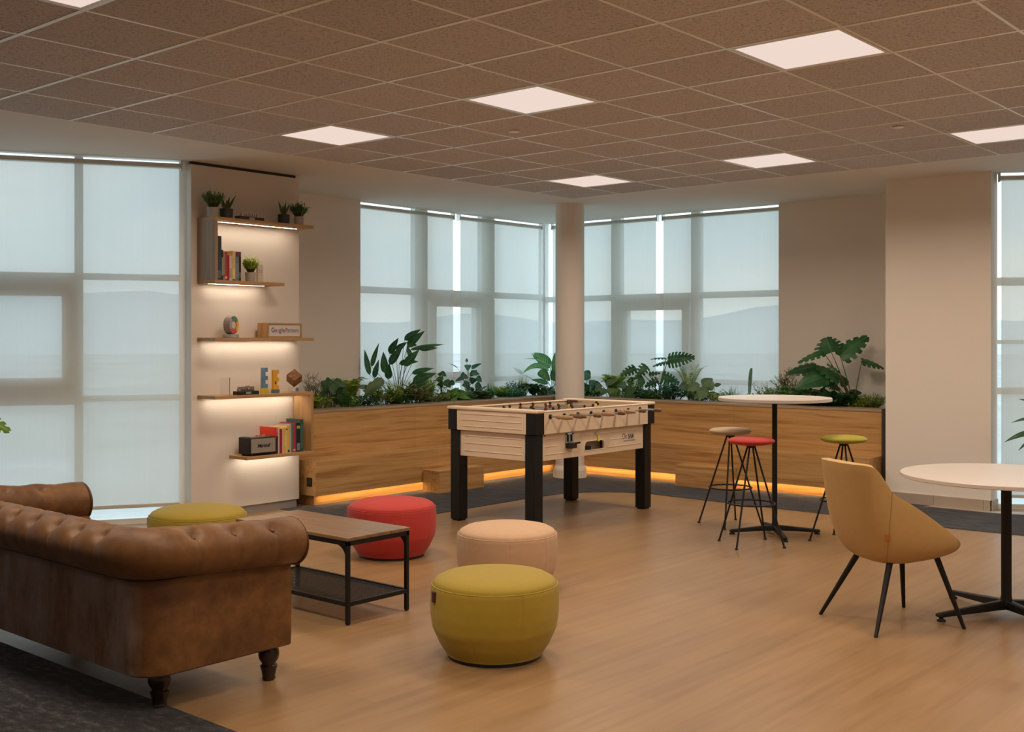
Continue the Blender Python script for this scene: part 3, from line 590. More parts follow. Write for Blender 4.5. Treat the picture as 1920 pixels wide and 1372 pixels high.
for lab, th, h, dep, col, band in (
    ('tall dark teal book, leftmost on the upper shelf', 0.046, 0.355, 0.17, (0.030, 0.055, 0.075), [(0.05, 0.22, (0.10, 0.15, 0.20)), (0.80, 0.815, (0.015, 0.03, 0.04))]),
    ('thin black book beside the tall teal book', 0.014, 0.245, 0.16, (0.02, 0.02, 0.022), [(0.15, 0.75, (0.30, 0.30, 0.22))]),
    ('narrow mauve grey book on the upper shelf', 0.016, 0.225, 0.15, (0.34, 0.24, 0.24), [(0.1, 0.2, (0.5, 0.05, 0.06))]),
    ('brick red book taller than its red neighbour on the upper shelf', 0.021, 0.23, 0.16, (0.42, 0.055, 0.03), [(0.06, 0.14, (0.8, 0.6, 0.5))]),
    ('short deep red book beside the brick red book', 0.018, 0.205, 0.15, (0.36, 0.012, 0.02), None),
    ('white spined book in the middle of the upper shelf row', 0.026, 0.203, 0.15, (0.62, 0.55, 0.52), [(0.1, 0.5, (0.45, 0.38, 0.36))]),
    ('cream yellow book right of the white spined book', 0.031, 0.242, 0.16, (0.68, 0.48, 0.20), [(0.10, 0.42, (0.80, 0.62, 0.18)), (0.0, 0.05, (0.05, 0.10, 0.05))]),
    ('slate blue book with a purple top band on the upper shelf', 0.033, 0.238, 0.16, (0.15, 0.20, 0.25), [(0.83, 1.0, (0.16, 0.03, 0.07)), (0.12, 0.6, (0.20, 0.26, 0.31))]),
    ('black book at the right end of the upper shelf row', 0.019, 0.238, 0.155, (0.015, 0.014, 0.016), [(0.84, 1.0, (0.18, 0.03, 0.08)), (0.1, 0.3, (0.16, 0.16, 0.17))])):
    book(lab, GB1, y, th, Z2, h, dep, col, band); y += th+0.0012
book('orange book standing behind the white and cream books', GB1, 3.525, 0.075, Z2, 0.252, 0.03, (0.75, 0.33, 0.04), None, x_front=-0.825)
GB2 = 'books on the lowest shelf'
y = 3.965
for lab, th, h, dep, col, band in (
    ('bright red book beside the speaker', 0.014, 0.222, 0.215, (0.72, 0.05, 0.02), [(0.0, 0.62, (0.02, 0.015, 0.015))]),
    ('black book half hidden behind the speaker', 0.012, 0.150, 0.17, (0.018, 0.017, 0.017), None),
    ('thin cream book beside the bright red book', 0.014, 0.226, 0.17, (0.66, 0.58, 0.52), None),
    ('dark crimson book on the lowest shelf', 0.026, 0.205, 0.17, (0.30, 0.015, 0.012), None),
    ('pink white spined book on the lowest shelf', 0.018, 0.207, 0.17, (0.62, 0.42, 0.40), None),
    ('bright yellow book on the lowest shelf', 0.020, 0.213, 0.17, (0.72, 0.47, 0.03), [(0.3, 0.7, (0.80, 0.60, 0.10))]),
    ('pale yellow book with a dark dot on the lowest shelf', 0.016, 0.225, 0.17, (0.74, 0.56, 0.25), [(0.86, 0.92, (0.05, 0.02, 0.02))]),
    ('golden book with a dark green foot on the lowest shelf', 0.022, 0.23, 0.17, (0.66, 0.42, 0.10), [(0.02, 0.11, (0.02, 0.06, 0.05))]),
    ('pale lilac book on the lowest shelf', 0.016, 0.240, 0.17, (0.42, 0.40, 0.48), None),
    ('grey green book in the lowest shelf row', 0.018, 0.245, 0.17, (0.13, 0.15, 0.14), None),
    ('red paperback left of the black book on the lowest shelf', 0.025, 0.250, 0.18, (0.40, 0.035, 0.035), [(0.05, 0.1, (0.7, 0.5, 0.4))]),
    ('thin dark blue book on the lowest shelf', 0.010, 0.248, 0.17, (0.03, 0.06, 0.11), None),
    ('thick black book with a yellow emblem on the lowest shelf', 0.036, 0.248, 0.18, (0.012, 0.010, 0.012), [(0.80, 0.90, (0.55, 0.33, 0.03)), (0.05, 0.3, (0.2, 0.2, 0.2))]),
    ('dark green book, rightmost on the lowest shelf', 0.034, 0.275, 0.19, (0.020, 0.075, 0.062), [(0.1, 0.85, (0.05, 0.12, 0.09))])):
    book(lab, GB2, y, th, Z5, h, dep, col, band, x_front=SX1-0.035); y += th+0.0012

# small speaker
sy = 3.83
t = thing('speaker', 'small black loudspeaker with grey grille on the lowest shelf', 'speaker', (-0.715, sy, Z5))
MB().box(-0.085, -0.135, 0.012, 0.072, 0.135, 0.152).build('cabinet', M_BLACK2, t, bevel=0.008, seg=3)
MB().box(0.0715, -0.123, 0.024, 0.0765, 0.123, 0.140).build('grille', plain('grey_grille_cloth', (0.30, 0.27, 0.235), 0.85, var=0.12, vscale=300, bmp=0.4, bscale=900), t, bevel=0.002)
text_obj('lettering', 'Marshall', 0.044, M_BLACK2, t, face_px(0.0768, 0.0, 0.068), shear=0.35, align='CENTER', spacing=0.86, offset=0.0006)
MB().box(-0.06, -0.09, 0.1515, 0.04, 0.09, 0.1535).build('control_plate', plain('brass', (0.62, 0.42, 0.18), 0.3, metal=1.0), t)
for k in range(3): MB().lathe([(0.011, 0.0), (0.011, 0.012), (0.009, 0.014), (0, 0.014)], 20, Matrix.Translation((0.01, -0.02+0.036*k, 0.1535))).build('knob', MATS['brass'], t, smooth=True)
for yy in (-0.10, 0.10):
    for xx in (-0.06, 0.05): MB().lathe([(0.014, 0.0), (0.014, 0.013)], 16, Matrix.Translation((xx, yy, 0))).build('foot', M_BLACK2, t)

# lettered trophies
def letter_trophy(label, y0, z, shelf_x, L, lm, basem, rz=0.0):
    t = thing('lettered_trophy', label, 'trophy', (shelf_x, y0, z), rz, 'lettered trophies on the wall shelves')
    MB().box(-0.035, -L/2, 0, 0.035, L/2, 0.030).build('base', basem, t, bevel=0.002)
    MB().box(0.0352, -0.025, 0.006, 0.036, 0.025, 0.024).build('name_plate', M_STEEL, t)
    text_obj('letters', 'em\u0138m', 0.075, lm, t, face_px(-0.006, 0.0, 0.031), extrude=0.009, align='CENTER', spacing=1.0, xs=0.86, offset=0.001)
    return t
M_PINKW = plain('rose_white_lacquer', (0.66, 0.50, 0.43), 0.4, var=0.03)
letter_trophy('trophy with pale letters on a dark base, on the top shelf', 3.735, Z1, -0.70, 0.245, M_PINKW, plain('dark_marble', (0.03, 0.028, 0.026), 0.3, var=0.3, vscale=30))
letter_trophy('trophy with clear metallic letters on a black base, on the lower shelf', 3.675, Z4, -0.665, 0.21, plain('mirror_letters', (0.45, 0.42, 0.38), 0.15, metal=1.0), M_BLACK2)

# ring award
ya = 3.55
t = thing('ring_award', 'round glass ring award with coloured segments on a clear base', 'trophy', (-0.70, ya, Z3), 0.42)
MB().box(-0.04, -0.065, 0, 0.04, 0.065, 0.028).build('base', plain('frosted_glass', (0.36, 0.35, 0.35), 0.2, var=0.2, vscale=40), t, bevel=0.003)
Rm = Matrix.Translation((0, 0.012, 0.028+0.075)) @ Matrix.Rotation(math.radians(90), 4, 'Y') @ Matrix.Scale(1.13, 4)
def ring(r0, r1, z0, z1, a0, a1, n=24):
    m = MB(); vs = []; fs = []
    for i in range(n+1):
        a = a0+(a1-a0)*i/n
        for r, z in ((r0, z0), (r1, z0), (r1, z1), (r0, z1)): vs.append((r*math.cos(a), r*math.sin(a), z))
    for i in range(n):
        for j in range(4): fs.append((i*4+j, i*4+(j+1) % 4, i*4+4+(j+1) % 4, i*4+4+j))
    fs += [(0, 3, 2, 1), (n*4, n*4+1, n*4+2, n*4+3)]
    return m.add(vs, fs, Rm)
ring(0.030, 0.066, -0.028, 0.020, 0, 2*PI, 48).build('glass_ring', plain('smoked_glass', (0.34, 0.27, 0.24), 0.12, spec=0.8, var=0.15, vscale=30), t, smooth=True)
for k, c in enumerate(((0.60, 0.06, 0.05), (0.80, 0.40, 0.04), (0.06, 0.22, 0.07), (0.40, 0.34, 0.42))):
    ring(0.034, 0.062, 0.0195, 0.0235, PI/2*k-0.9, PI/2*k+PI/2-0.95).build('colour_segment', plain('segment_%d' % k, c, 0.25, spec=0.7, var=0.1), t, smooth=True)
MB().lathe([(0.0, 0.0), (0.027, 0.0), (0.027, 0.004), (0, 0.005)], 32, Rm @ Matrix.Translation((0, 0, 0.015))).build('centre_disc', plain('pearl_disc', (0.66, 0.56, 0.42), 0.25, var=0.1), t, smooth=True)

# wooden sign with lettering
ysg0, ysg1 = 3.885, 4.245
t = thing('wooden_sign', 'framed wooden sign box with white face and colourful lettering on the middle shelf', 'sign', (-0.665, (ysg0+ysg1)/2, Z3)); hl = (ysg1-ysg0)/2
MB().box(-0.13, -hl, 0, 0.0, hl, 0.125).build('box', M_OAK_Z, t, bevel=0.002)
fr = MB()
for a in ((-hl, 0, hl, 0.013), (-hl, 0.112, hl, 0.125), (-hl, 0.013, -hl+0.013, 0.112), (hl-0.013, 0.013, hl, 0.112)): fr.box(0.0, a[0], a[1], 0.012, a[2], a[3])
fr.build('frame', M_SHELF, t)
MB().box(0.0, -hl+0.013, 0.013, 0.004, hl-0.013, 0.112).build('face', plain('sign_face', (0.62, 0.59, 0.57), 0.5, var=0.01), t)
LC = {'b': (0.03, 0.09, 0.26), 'r': (0.50, 0.05, 0.03), 'y': (0.62, 0.27, 0.10), 'g': (0.10, 0.25, 0.10), 'k': (0.16, 0.12, 0.11)}
xx = -hl+0.042
for ch, k, adv in (('G', 'b', 0.0335), ('o', 'r', 0.0245), ('o', 'y', 0.0245), ('g', 'b', 0.0245), ('l', 'g', 0.0105), ('e', 'r', 0.0290), ('Partners', 'k', 0)):
    text_obj('letter' if len(ch) == 1 else 'word', ch, 0.056, plain('ink_'+k, LC[k], 0.5, var=0.0), t, face_px(0.0045, xx, 0.046), xs=0.80 if len(ch) == 1 else 0.74, offset=0.0008 if len(ch) == 1 else 0.0)
    xx += adv

# acrylic blocks and coloured E trophies
def slab(label, name, y0, y1, z, h, x0, x1, m, cat='plaque'):
    t = thing(name, label, cat, ((x0+x1)/2, (y0+y1)/2, z)); hx, hy = (x1-x0)/2, (y1-y0)/2
    MB().box(-hx, -hy, 0.0, hx, hy, h).build('block', m, t, bevel=0.002)
    return t, hx, hy
t, hx, hy = slab('clear acrylic plaque beside the bright green potted plant', 'acrylic_plaque', 3.795, 3.85, Z2, 0.145, -0.69, -0.67, plain('frosted_acrylic', (0.62, 0.54, 0.45), 0.3, spec=0.5, var=0.02))
MB().box(0.010, -hy*0.7, 0.075, 0.0112, hy*0.7, 0.105).build('engraving', plain('engraving', (0.52, 0.46, 0.40), 0.4), t)
t, hx, hy = slab('clear acrylic block at the left end of the lower shelf', 'acrylic_block', 3.46, 3.515, Z4, 0.145, -0.72, -0.66, M_ACRYL)
MB().box(hx-0.004, hy-0.003, 0.004, hx, hy+0.0005, 0.145).build('edge', plain('acrylic_edge', (0.20, 0.18, 0.16), 0.2), t)
def e_trophy(label, y0, wd, z, h, x, m, basem, bh, arms, detail=None):
    t = thing('letter_e_trophy', label, 'trophy', (x, y0+wd/2, z), 0, 'acrylic letter E trophies on the lower shelf'); a = wd/2
    MB().box(-0.02, -a, 0, 0.02, a, bh).build('base', basem, t, bevel=0.0015)
    b = [(-a, bh), (a, bh)]; n = 3; hh = h-bh; st = hh/(2*n-1)
    for k in range(n):
        b += [(a, bh+st*(2*k+1))] + ([(-a+wd*arms, bh+st*(2*k+1)), (-a+wd*arms, bh+st*(2*k+2)), (a, bh+st*(2*k+2))] if k < n-1 else [])
    b += [(-a, h)]
    MB().prism(b, -0.012, 0.012, Matrix(((0, 0, 1, 0), (1, 0, 0, 0), (0, 1, 0, 0), (0, 0, 0, 1)))).build('letter', m, t)
    if detail:
        for (y0_, z0_, y1_, z1_, mm) in detail: MB().box(0.012, y0_, z0_, 0.0135, y1_, z1_, None).build('mark', mm, t)
    return t
M_BLUEAC = plain('blue_acrylic', (0.13, 0.24, 0.36), 0.18, spec=0.6, var=0.25, vscale=12); M_YELAC = plain('yellow_acrylic', (0.55, 0.47, 0.03), 0.2, spec=0.6, var=0.1)
M_AMBER = plain('amber_acrylic', (0.76, 0.38, 0.03), 0.25, spec=0.6, var=0.05)
e_trophy('blue acrylic letter E trophy on a yellow base', 3.87, 0.056, Z4, 0.215, -0.72, M_BLUEAC, M_YELAC, 0.045, 0.6)
e_trophy('amber letter E trophy on a blue base', 3.968, 0.060, Z4, 0.195, -0.70, M_AMBER, plain('slate_blue', (0.10, 0.15, 0.24), 0.3), 0.032, 0.72, [(-0.012, 0.075, 0.0, 0.100, M_BLACK2)])
t = thing('wooden_cube_trophy', 'brown wooden cube balanced on one corner on a clear foot', 'trophy', (-0.69, 4.19, Z4))
MB().box(-0.025, -0.05, 0, 0.025, 0.05, 0.045).build('foot', M_ACRYL, t, bevel=0.002)
MB().box(0.0252, -0.005, 0.008, 0.026, 0.028, 0.040).build('label_plate', plain('blue_print', (0.16, 0.20, 0.30), 0.4, var=0.3, vscale=60), t)
s_ = 0.0475
M3 = Matrix.Translation((0, 0.0, 0.122)) @ Matrix.Rotation(0.35, 4, 'Z') @ Matrix.Rotation(0.615, 4, 'Y') @ Matrix.Rotation(math.radians(42), 4, 'X')
MB().box(-s_, -s_, -s_, s_, s_, s_, M3).build('cube', wood('walnut_cube', 1, (0.10, 0.045, 0.016), (0.20, 0.095, 0.036), (0.27, 0.135, 0.05), fine=2), t, bevel=0.005)
MB().tube([(0, 0, 0.045), (0, 0, 0.055)], 0.006, 10).build('pin', M_STEEL, t)

# ------------------------------------------------------------------ chesterfield sofa
XR, XL, YB, YF = 3.09, 1.29, 0.475, 1.185      # outer wall lines: right, left, back; front of the arms
CR = 0.13                                       # corner radius
def u_path(off):     # U-shaped plan line: right arm front -> back -> left arm front, moved outward by off
    r = max(CR+off, 0.004)
    p = []
    L1 = YF-(YB+CR); n1 = 70
    for i in range(n1): p.append((XR+off, YF-L1*i/n1, 1.0, 0.0))
    for i in range(24):
        a = -PI/2*i/24; p.append((XR-CR+r*math.cos(a), YB+CR+r*math.sin(a), math.cos(a), math.sin(a)))
    L2 = XR-XL-2*CR; n2 = 150
    for i in range(n2): p.append((XR-CR-L2*i/n2, YB-off, 0.0, -1.0))
    for i in range(24):
        a = -PI/2-PI/2*i/24; p.append((XL+CR+r*math.cos(a), YB+CR+r*math.sin(a), math.cos(a), math.sin(a)))
    for i in range(n1+1): p.append((XL-off, YB+CR+L1*i/n1, -1.0, 0.0))
    return p
base_path = u_path(0.0)
arc_s = [0.0]
for i in range(1, len(base_path)): arc_s.append(arc_s[-1]+math.hypot(base_path[i][0]-base_path[i-1][0], base_path[i][1]-base_path[i-1][1]))
TOT = arc_s[-1]
buttons = []
for yb in (1.04, 0.85, 0.66): buttons.append(YF-yb)
s_c1 = (YF-(YB+CR)); s_b0 = s_c1+CR*PI/2
k = 0
while True:
    sb = s_b0+0.065+0.185*k; k += 1
    if sb > TOT-s_b0-0.03: break
    buttons.append(sb)
buttons += [TOT-(YF-yb) for yb in (0.66, 0.85, 1.04)]
TH0, TH1 = math.radians(52), math.radians(118)
cushion_pts = [(sb, TH0) for sb in buttons]+[((buttons[i]+buttons[i+1])/2, TH1) for i in range(len(buttons)-1)]
RV, RH, RZ, ROFF = 0.098, 0.108, 0.622, 0.002
def roll_point(i, th, dimple=True):
    x, y, nx, ny = base_path[i]; s = arc_s[i]
    d = 0.0
    if dimple:
        for sb, tb in cushion_pts:
            ds = s-sb
            if abs(ds) > 0.25: continue
            dt = (th-tb)*0.105
            d -= 0.026*math.exp(-(ds*ds+dt*dt)/(0.030**2))
        for sb in buttons:
            ds = s-sb
            if abs(ds) < 0.05 and th < TH0: d -= 0.0065*math.exp(-(ds/0.006)**2)*min(1.0, (th+0.9)*1.2)
        for q in range(len(buttons)-1):
            b0, b1 = buttons[q], buttons[q+1]; mid = (b0+b1)/2
            if b0-0.02 < s < b1+0.02 and TH0-0.05 < th < TH1+0.05:
                f = (th-TH0)/(TH1-TH0)
                for sl in (b0+(mid-b0)*f, b1+(mid-b1)*f): d -= 0.005*math.exp(-((s-sl)/0.008)**2)
        near = min(abs(s-sb) for sb in buttons)
        d += 0.008*min(1.0, near/0.09)*max(0.0, math.cos(th-math.radians(60)))
    fwd = max(0.0, min(1.0, (y-YB-CR)/(YF-YB-CR))) if abs(nx) > 0.99 else 0.0
    o = ROFF+(RH+d)*math.cos(th); z = RZ+0.018-0.034*fwd+(RV+d)*math.sin(th)
    if nx*ny != 0.0 and o < -CR+0.01: o = -CR+0.01
    return Vector((x+nx*o, y+ny*o, z))
sofa = thing('chesterfield_sofa', 'worn tan leather chesterfield sofa seen from behind in the left foreground', 'sofa', (0, 0, 0))
NT = 44
m = MB(); vs = []; fs = []
for i in range(len(base_path)):
    for j in range(NT): vs.append(roll_point(i, math.radians(-115)+2*PI*j/NT if j else math.radians(-115)))
for i in range(len(base_path)-1):
    for j in range(NT): fs.append((i*NT+j, i*NT+(j+1) % NT, (i+1)*NT+(j+1) % NT, (i+1)*NT+j))
fs += [tuple(range(NT)), tuple(reversed([(len(base_path)-1)*NT+j for j in range(NT)]))]
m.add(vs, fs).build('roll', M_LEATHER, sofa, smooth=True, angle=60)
bt = 0
for sb, tb in cushion_pts:
    i = min(range(len(arc_s)), key=lambda q: abs(arc_s[q]-sb)); p = roll_point(i, tb); x, y, nx, ny = base_path[i]
    nr = Vector((nx*math.cos(tb), ny*math.cos(tb), math.sin(tb))).normalized()
    Mq = Matrix.Translation(p+nr*0.0065) @ nr.to_track_quat('Z', 'Y').to_matrix().to_4x4()
    MB().lathe([(0.0095, 0.0), (0.0105, 0.003), (0.008, 0.0065), (0.0, 0.0075)], 14, Mq).build('button', M_LEATHER, sofa, smooth=True)
# body shell
prof = [(-0.15, 0.50), (-0.15, 0.16), (-0.012, 0.15), (0.0, 0.158), (0.004, 0.20), (0.006, 0.35), (0.003, 0.48), (-0.002, 0.535), (-0.04, 0.56)]
m = MB(); vs = []; fs = []; npf = len(prof)
for (x, y, nx, ny) in base_path:
    for o_, z in prof:
        oo = o_ if nx*ny == 0.0 else max(o_, -CR+0.004)
        vs.append((x+nx*oo, y+ny*oo, z))
for i in range(len(base_path)-1):
    for j in range(npf): fs.append((i*npf+j, i*npf+(j+1) % npf, (i+1)*npf+(j+1) % npf, (i+1)*npf+j))
fs += [tuple(range(npf)), tuple(reversed([(len(base_path)-1)*npf+j for j in range(npf)]))]
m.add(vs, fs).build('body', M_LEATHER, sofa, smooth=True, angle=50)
MB().tube([(x+nx*0.010, y+ny*0.010, 0.535) for x, y, nx, ny in base_path], 0.0045, 8).build('seam_piping', M_PIPING, sofa, smooth=True)
for xc, lab in ((XR, 'right'), (XL, 'left')):
    sx = 1 if xc == XR else -1
    pts = [(xc+sx*(ROFF+RH*1.02*math.cos(a)), YF+0.004, RZ-0.016+RV*1.02*math.sin(a)) for a in [2*PI*q/40 for q in range(40)]]
    MB().tube(pts, 0.006, 8, closed=True).build('scroll_piping', M_PIPING, sofa, smooth=True)
MB().box(XL+0.14, 1.10, 0.155, XR-0.14, 1.165, 0.34).build('front_rail', M_LEATHER, sofa, bevel=0.02, seg=3)
MB().box(XL+0.14, YB+0.14, 0.155, XR-0.14, 1.12, 0.30).build('seat_base', M_LEATHER, sofa)
mid = (XL+XR)/2
for x0, x1 in ((XL+0.152, mid-0.004), (mid+0.004, XR-0.152)):
    MB().box(x0, YB+0.16, 0.30, x1, 1.18, 0.445).build('seat_cushion', M_LEATHER, sofa, bevel=0.045, seg=4)
for lx, ly in ((2.975, 0.615), (3.015, 1.125), (1.37, 0.615), (1.365, 1.125)):
    pf = [(0.0, 0.0), (0.026, 0.0), (0.030, 0.004), (0.027, 0.012), (0.034, 0.045), (0.037, 0.052), (0.037, 0.060), (0.030, 0.066), (0.030, 0.070), (0.042, 0.088), (0.046, 0.105), (0.044, 0.125), (0.034, 0.142), (0.030, 0.16), (0, 0.16)]
    MB().lathe([(r, z) for r, z in pf], 28, Matrix.Translation((lx, ly, 0.004))).build('leg', M_DARKWOOD, sofa, smooth=True)

# ------------------------------------------------------------------ poufs
def pouf(label, x, y, R, h, mat, rz, tab=None):
    t = thing('pouf', label, 'pouf', (x, y, 0.0), rz, 'round upholstered poufs')
    seam = h*0.86; rb = R*0.76
    body = [(rb-0.002, 0.018), (rb, 0.024), (R*0.86, h*0.18), (R*0.965, h*0.36), (R*0.995, h*0.52), (R, h*0.68), (R*0.985, seam-0.006), (R*0.975, seam-0.001), (R*0.955, seam-0.004)]
    def bodyf(a, b_):
        f = b_*(len(body)-1); i = min(int(f), len(body)-2); g = f-i
        r = body[i][0]+(body[i+1][0]-body[i][0])*g; z = body[i][1]+(body[i+1][1]-body[i][1])*g
        an = 2*PI*a; q = (an*8/(2*PI)) % 1.0; q = min(q, 1-q)
        r -= 0.0022*math.exp(-(q/0.010)**2)
        return (r*math.cos(an), r*math.sin(an), z)
    MB().grid(bodyf, 240, 33, cu=True).build('side_cover', mat, t, smooth=True, angle=70)
    top = [(0, h+0.004), (R*0.35, h+0.002), (R*0.62, h-0.006), (R*0.82, h-0.018), (R*0.92, h-0.034), (R*0.965, seam+0.004), (R*0.955, seam-0.006)]
    MB().lathe(top[::-1], 96).build('seat_pad', mat, t, smooth=True, angle=70)
    MB().tube([(R*0.972*math.cos(2*PI*q/72), R*0.972*math.sin(2*PI*q/72), seam) for q in range(72)], 0.0035, 8, closed=True).build('piping', mat, t, smooth=True)
    MB().lathe([(0, 0.0), (rb-0.012, 0.0), (rb-0.012, 0.02), (0, 0.02)], 64).build('base_plate', M_BLACK2, t)
    if tab is not None:
        MB().box(R*0.985, -0.014, h*0.70, R+0.008, 0.014, h*0.82, Matrix.Rotation(tab-rz, 4, 'Z')).build('label_tab', plain('maroon_tab', (0.05, 0.012, 0.010), 0.6), t)
    return t
def at_floor(u, d): p = np.array([CX, CY])+d*(FW+RT*(u-U0)/FPX); return float(p[0]), float(p[1])
px, py = at_floor(927.5, 5.27); pouf('lime green pouf in the foreground in front of the beige pouf', px, py, 0.303, 0.395, M_LIME, 0.35, tab=math.radians(205)+YAW)
px, py = at_floor(951.0, 6.62); pouf('beige pouf behind the near lime green pouf', px, py, 0.300, 0.395, M_BEIGE, 0.75)
px, py = at_floor(734.5, 7.70); pouf('red pouf beside the coffee table', px, py, 0.307, 0.39, M_RED, 0.2)
px, py = at_floor(371.0, 7.25); pouf('lime green pouf behind the sofa by the white wall panel', px, py, 0.314, 0.405, M_LIME, 0.5, tab=math.radians(182)+YAW)

# ------------------------------------------------------------------ coffee table
tx0, tx1, ty0, ty1, th_ = 1.62, 2.588, 1.945, 2.395, 0.455
t = thing('coffee_table', 'low coffee table with brown wood top and black metal frame beside the sofa', 'coffee table', ((tx0+tx1)/2, (ty0+ty1)/2, 0))
hx, hy = (tx1-tx0)/2, (ty1-ty0)/2; lg = 0.021
MB().box(-hx, -hy, th_-0.018, hx, hy, th_).build('table_top', M_WALNUT, t, bevel=0.002)
fr = MB()
for s in (-1, 1):
    fr.box(-hx+0.004, s*(hy-0.004)-(lg if s > 0 else 0), th_-0.043, hx-0.004, s*(hy-0.004)+(0 if s > 0 else lg), th_-0.0182)
    fr.box(s*(hx-0.004)-(lg if s > 0 else 0), -hy+0.025, th_-0.043, s*(hx-0.004)+(0 if s > 0 else lg), hy-0.025, th_-0.0182)
fr.build('top_frame', M_BLACK, t)
for sx in (-1, 1):
    for sy in (-1, 1):
        x0 = sx*(hx-0.004)-(lg if sx > 0 else 0); y0 = sy*(hy-0.004)-(lg if sy > 0 else 0)
        lgo = MB().box(x0, y0, 0.006, x0+lg, y0+lg, th_-0.0182).build('leg', M_BLACK, t, bevel=0.002)
        MB().box(x0+0.003, y0+0.003, 0.0, x0+lg-0.003, y0+lg-0.003, 0.008).build('foot_cap', M_BLACK2, lgo)
        # curved corner bracket in the long side
        xi = x0 if sx > 0 else x0+lg; R_ = 0.085
        poly = [(0, 0), (-sx*R_, 0)]+[(-sx*(R_-R_*math.sin(a)), -(R_-R_*math.cos(a))) for a in [PI/2*q/10 for q in range(11)]]
        Mb = Matrix(((1, 0, 0, xi), (0, 0, 1, y0+lg/2-0.002), (0, 1, 0, th_-0.043), (0, 0, 0, 1)))
        MB().prism(poly, 0, 0.004, Mb).build('corner_bracket', M_BLACK, t)
sf = MB(); z0 = 0.098
for s in (-1, 1):
    sf.box(-hx+0.02, s*(hy-0.012)-0.009, z0, hx-0.02, s*(hy-0.012)+0.009, z0+0.022)
    sf.box(s*(hx-0.012)-0.009, -hy+0.02, z0, s*(hx-0.012)+0.009, hy-0.02, z0+0.022)
sh = sf.build('shelf_frame', M_BLACK, t)
ms = MB(); nx_, ny_ = 78, 36
for i in range(nx_+1):
    x = -hx+0.02+(2*hx-0.04)*i/nx_; ms.box(x-0.0016, -hy+0.018, z0+0.016, x+0.0016, hy-0.018, z0+0.0175)
for j in range(ny_+1):
    y = -hy+0.02+(2*hy-0.04)*j/ny_; ms.box(-hx+0.018, y-0.0016, z0+0.0165, hx-0.018, y+0.0016, z0+0.018)
ms.build('wire_mesh', M_BLACK, sh, fix=False)

# ------------------------------------------------------------------ bar stools
def stool(label, x, y, a0, mat):
    t = thing('bar_stool', label, 'bar stool', (x, y, 0), 0.0, 'bar stools with round seats and wire legs')
    R = 0.168; zt = 0.775
    pf = [(0, 0.722), (R*0.60, 0.722), (R*0.86, 0.730), (R*0.98, 0.743), (R, 0.749), (R*0.985, 0.756), (R*0.86, 0.768), (R*0.55, 0.775), (0, 0.777)]
    MB().lathe(pf, 64).build('seat', mat, t, smooth=True, angle=60)
    MB().lathe([(0, 0.700), (0.030, 0.700), (0.034, 0.712), (0.05, 0.7215), (0, 0.7215)], 24).build('hub', M_BLACK, t, smooth=True)
    rr = []
    for k in range(4):
        a = a0+PI/2*k; c, s = math.cos(a), math.sin(a)
        lo = MB().tube([(0.026*c, 0.026*s, 0.712), (0.250*c, 0.250*s, 0.010)], 0.0068, 12).build('leg', M_BLACK, t, smooth=True)
        MB().lathe([(0, 0.0), (0.012, 0.0), (0.012, 0.005), (0.008, 0.014), (0, 0.014)], 16, Matrix.Translation((0.2515*c, 0.2515*s, 0))).build('foot', M_STEEL if False else M_BLACK2, lo, smooth=True)
    rad = 0.026+(0.250-0.026)*(0.712-0.30)/(0.702)+0.011
    MB().tube([(rad*math.cos(2*PI*q/64), rad*math.sin(2*PI*q/64), 0.30) for q in range(64)], 0.0062, 10, closed=True).build('foot_ring', M_BLACK, t, smooth=True)
    return t
stool('red bar stool in front of the tall table', 3.045, 5.364, math.radians(185), M_RED)
stool('beige bar stool left of the tall table', 2.495, 6.03, math.radians(200), fabric('greige_fabric', (0.50, 0.37, 0.25)))
stool('lime green bar stool right of the tall table', 3.49, 5.94, math.radians(221), fabric('bright_lime_fabric', (0.37, 0.335, 0.035)))

# ------------------------------------------------------------------ round tables
def star_table(name, label, cat, x, y, h, R, top_t, post_r, arm, a0, feet_h=0.022, hub_z=0.085, aw=0.022):
    t = thing(name, label, cat, (x, y, 0))
    MB().lathe([(0, h-top_t), (R-0.004, h-top_t), (R, h-top_t+0.003), (R, h-0.003), (R-0.003, h), (0, h)], 96).build('table_top', M_WHITE, t, smooth=True, angle=40)
    MB().lathe([(0, h-top_t-0.012), (0.14, h-top_t-0.012), (0.14, h-top_t), (0, h-top_t)], 32).build('top_plate', M_BLACK, t)
    MB().lathe([(post_r*1.35, hub_z-0.03), (post_r*1.15, hub_z), (post_r, hub_z+0.02), (post_r, h-top_t-0.01)], 32).build('post', M_BLACK, t, smooth=True)
    for k in range(4):
        a = a0+PI/2*k; Mr = Matrix.Rotation(a, 4, 'Z'); m = MB(); vs = []; fs = []
        ze = feet_h+0.024; secs = [(0.0, hub_z*0.42, hub_z, aw*1.3), (0.06, hub_z*0.40, hub_z-(hub_z-ze)*0.12, aw*1.1), (arm*0.97, feet_h, ze, aw*0.85), (arm*1.03, feet_h+0.003, ze-0.004, aw*0.75)]
        for r, zl, zh, wd in secs: vs += [(r, -wd, zl), (r, wd, zl), (r, wd*0.8, zh), (r, -wd*0.8, zh)]
        for i in range(len(secs)-1):
            for j in range(4): fs.append((i*4+j, i*4+(j+1) % 4, i*4+4+(j+1) % 4, i*4+4+j))
        fs += [(0, 1, 2, 3), tuple(reversed([(len(secs)-1)*4+j for j in range(4)]))]
        ao = m.add(vs, fs, Mr).build('base_arm', M_BLACK, t, bevel=0.006)
        MB().lathe([(0, 0), (0.022, 0), (0.023, 0.008), (0.012, 0.013), (0.008, feet_h+0.006), (0, feet_h+0.006)], 24, Mr @ Matrix.Translation((arm*0.965, 0, 0))).build('glide', M_BLACK2, ao, smooth=True)
    return t
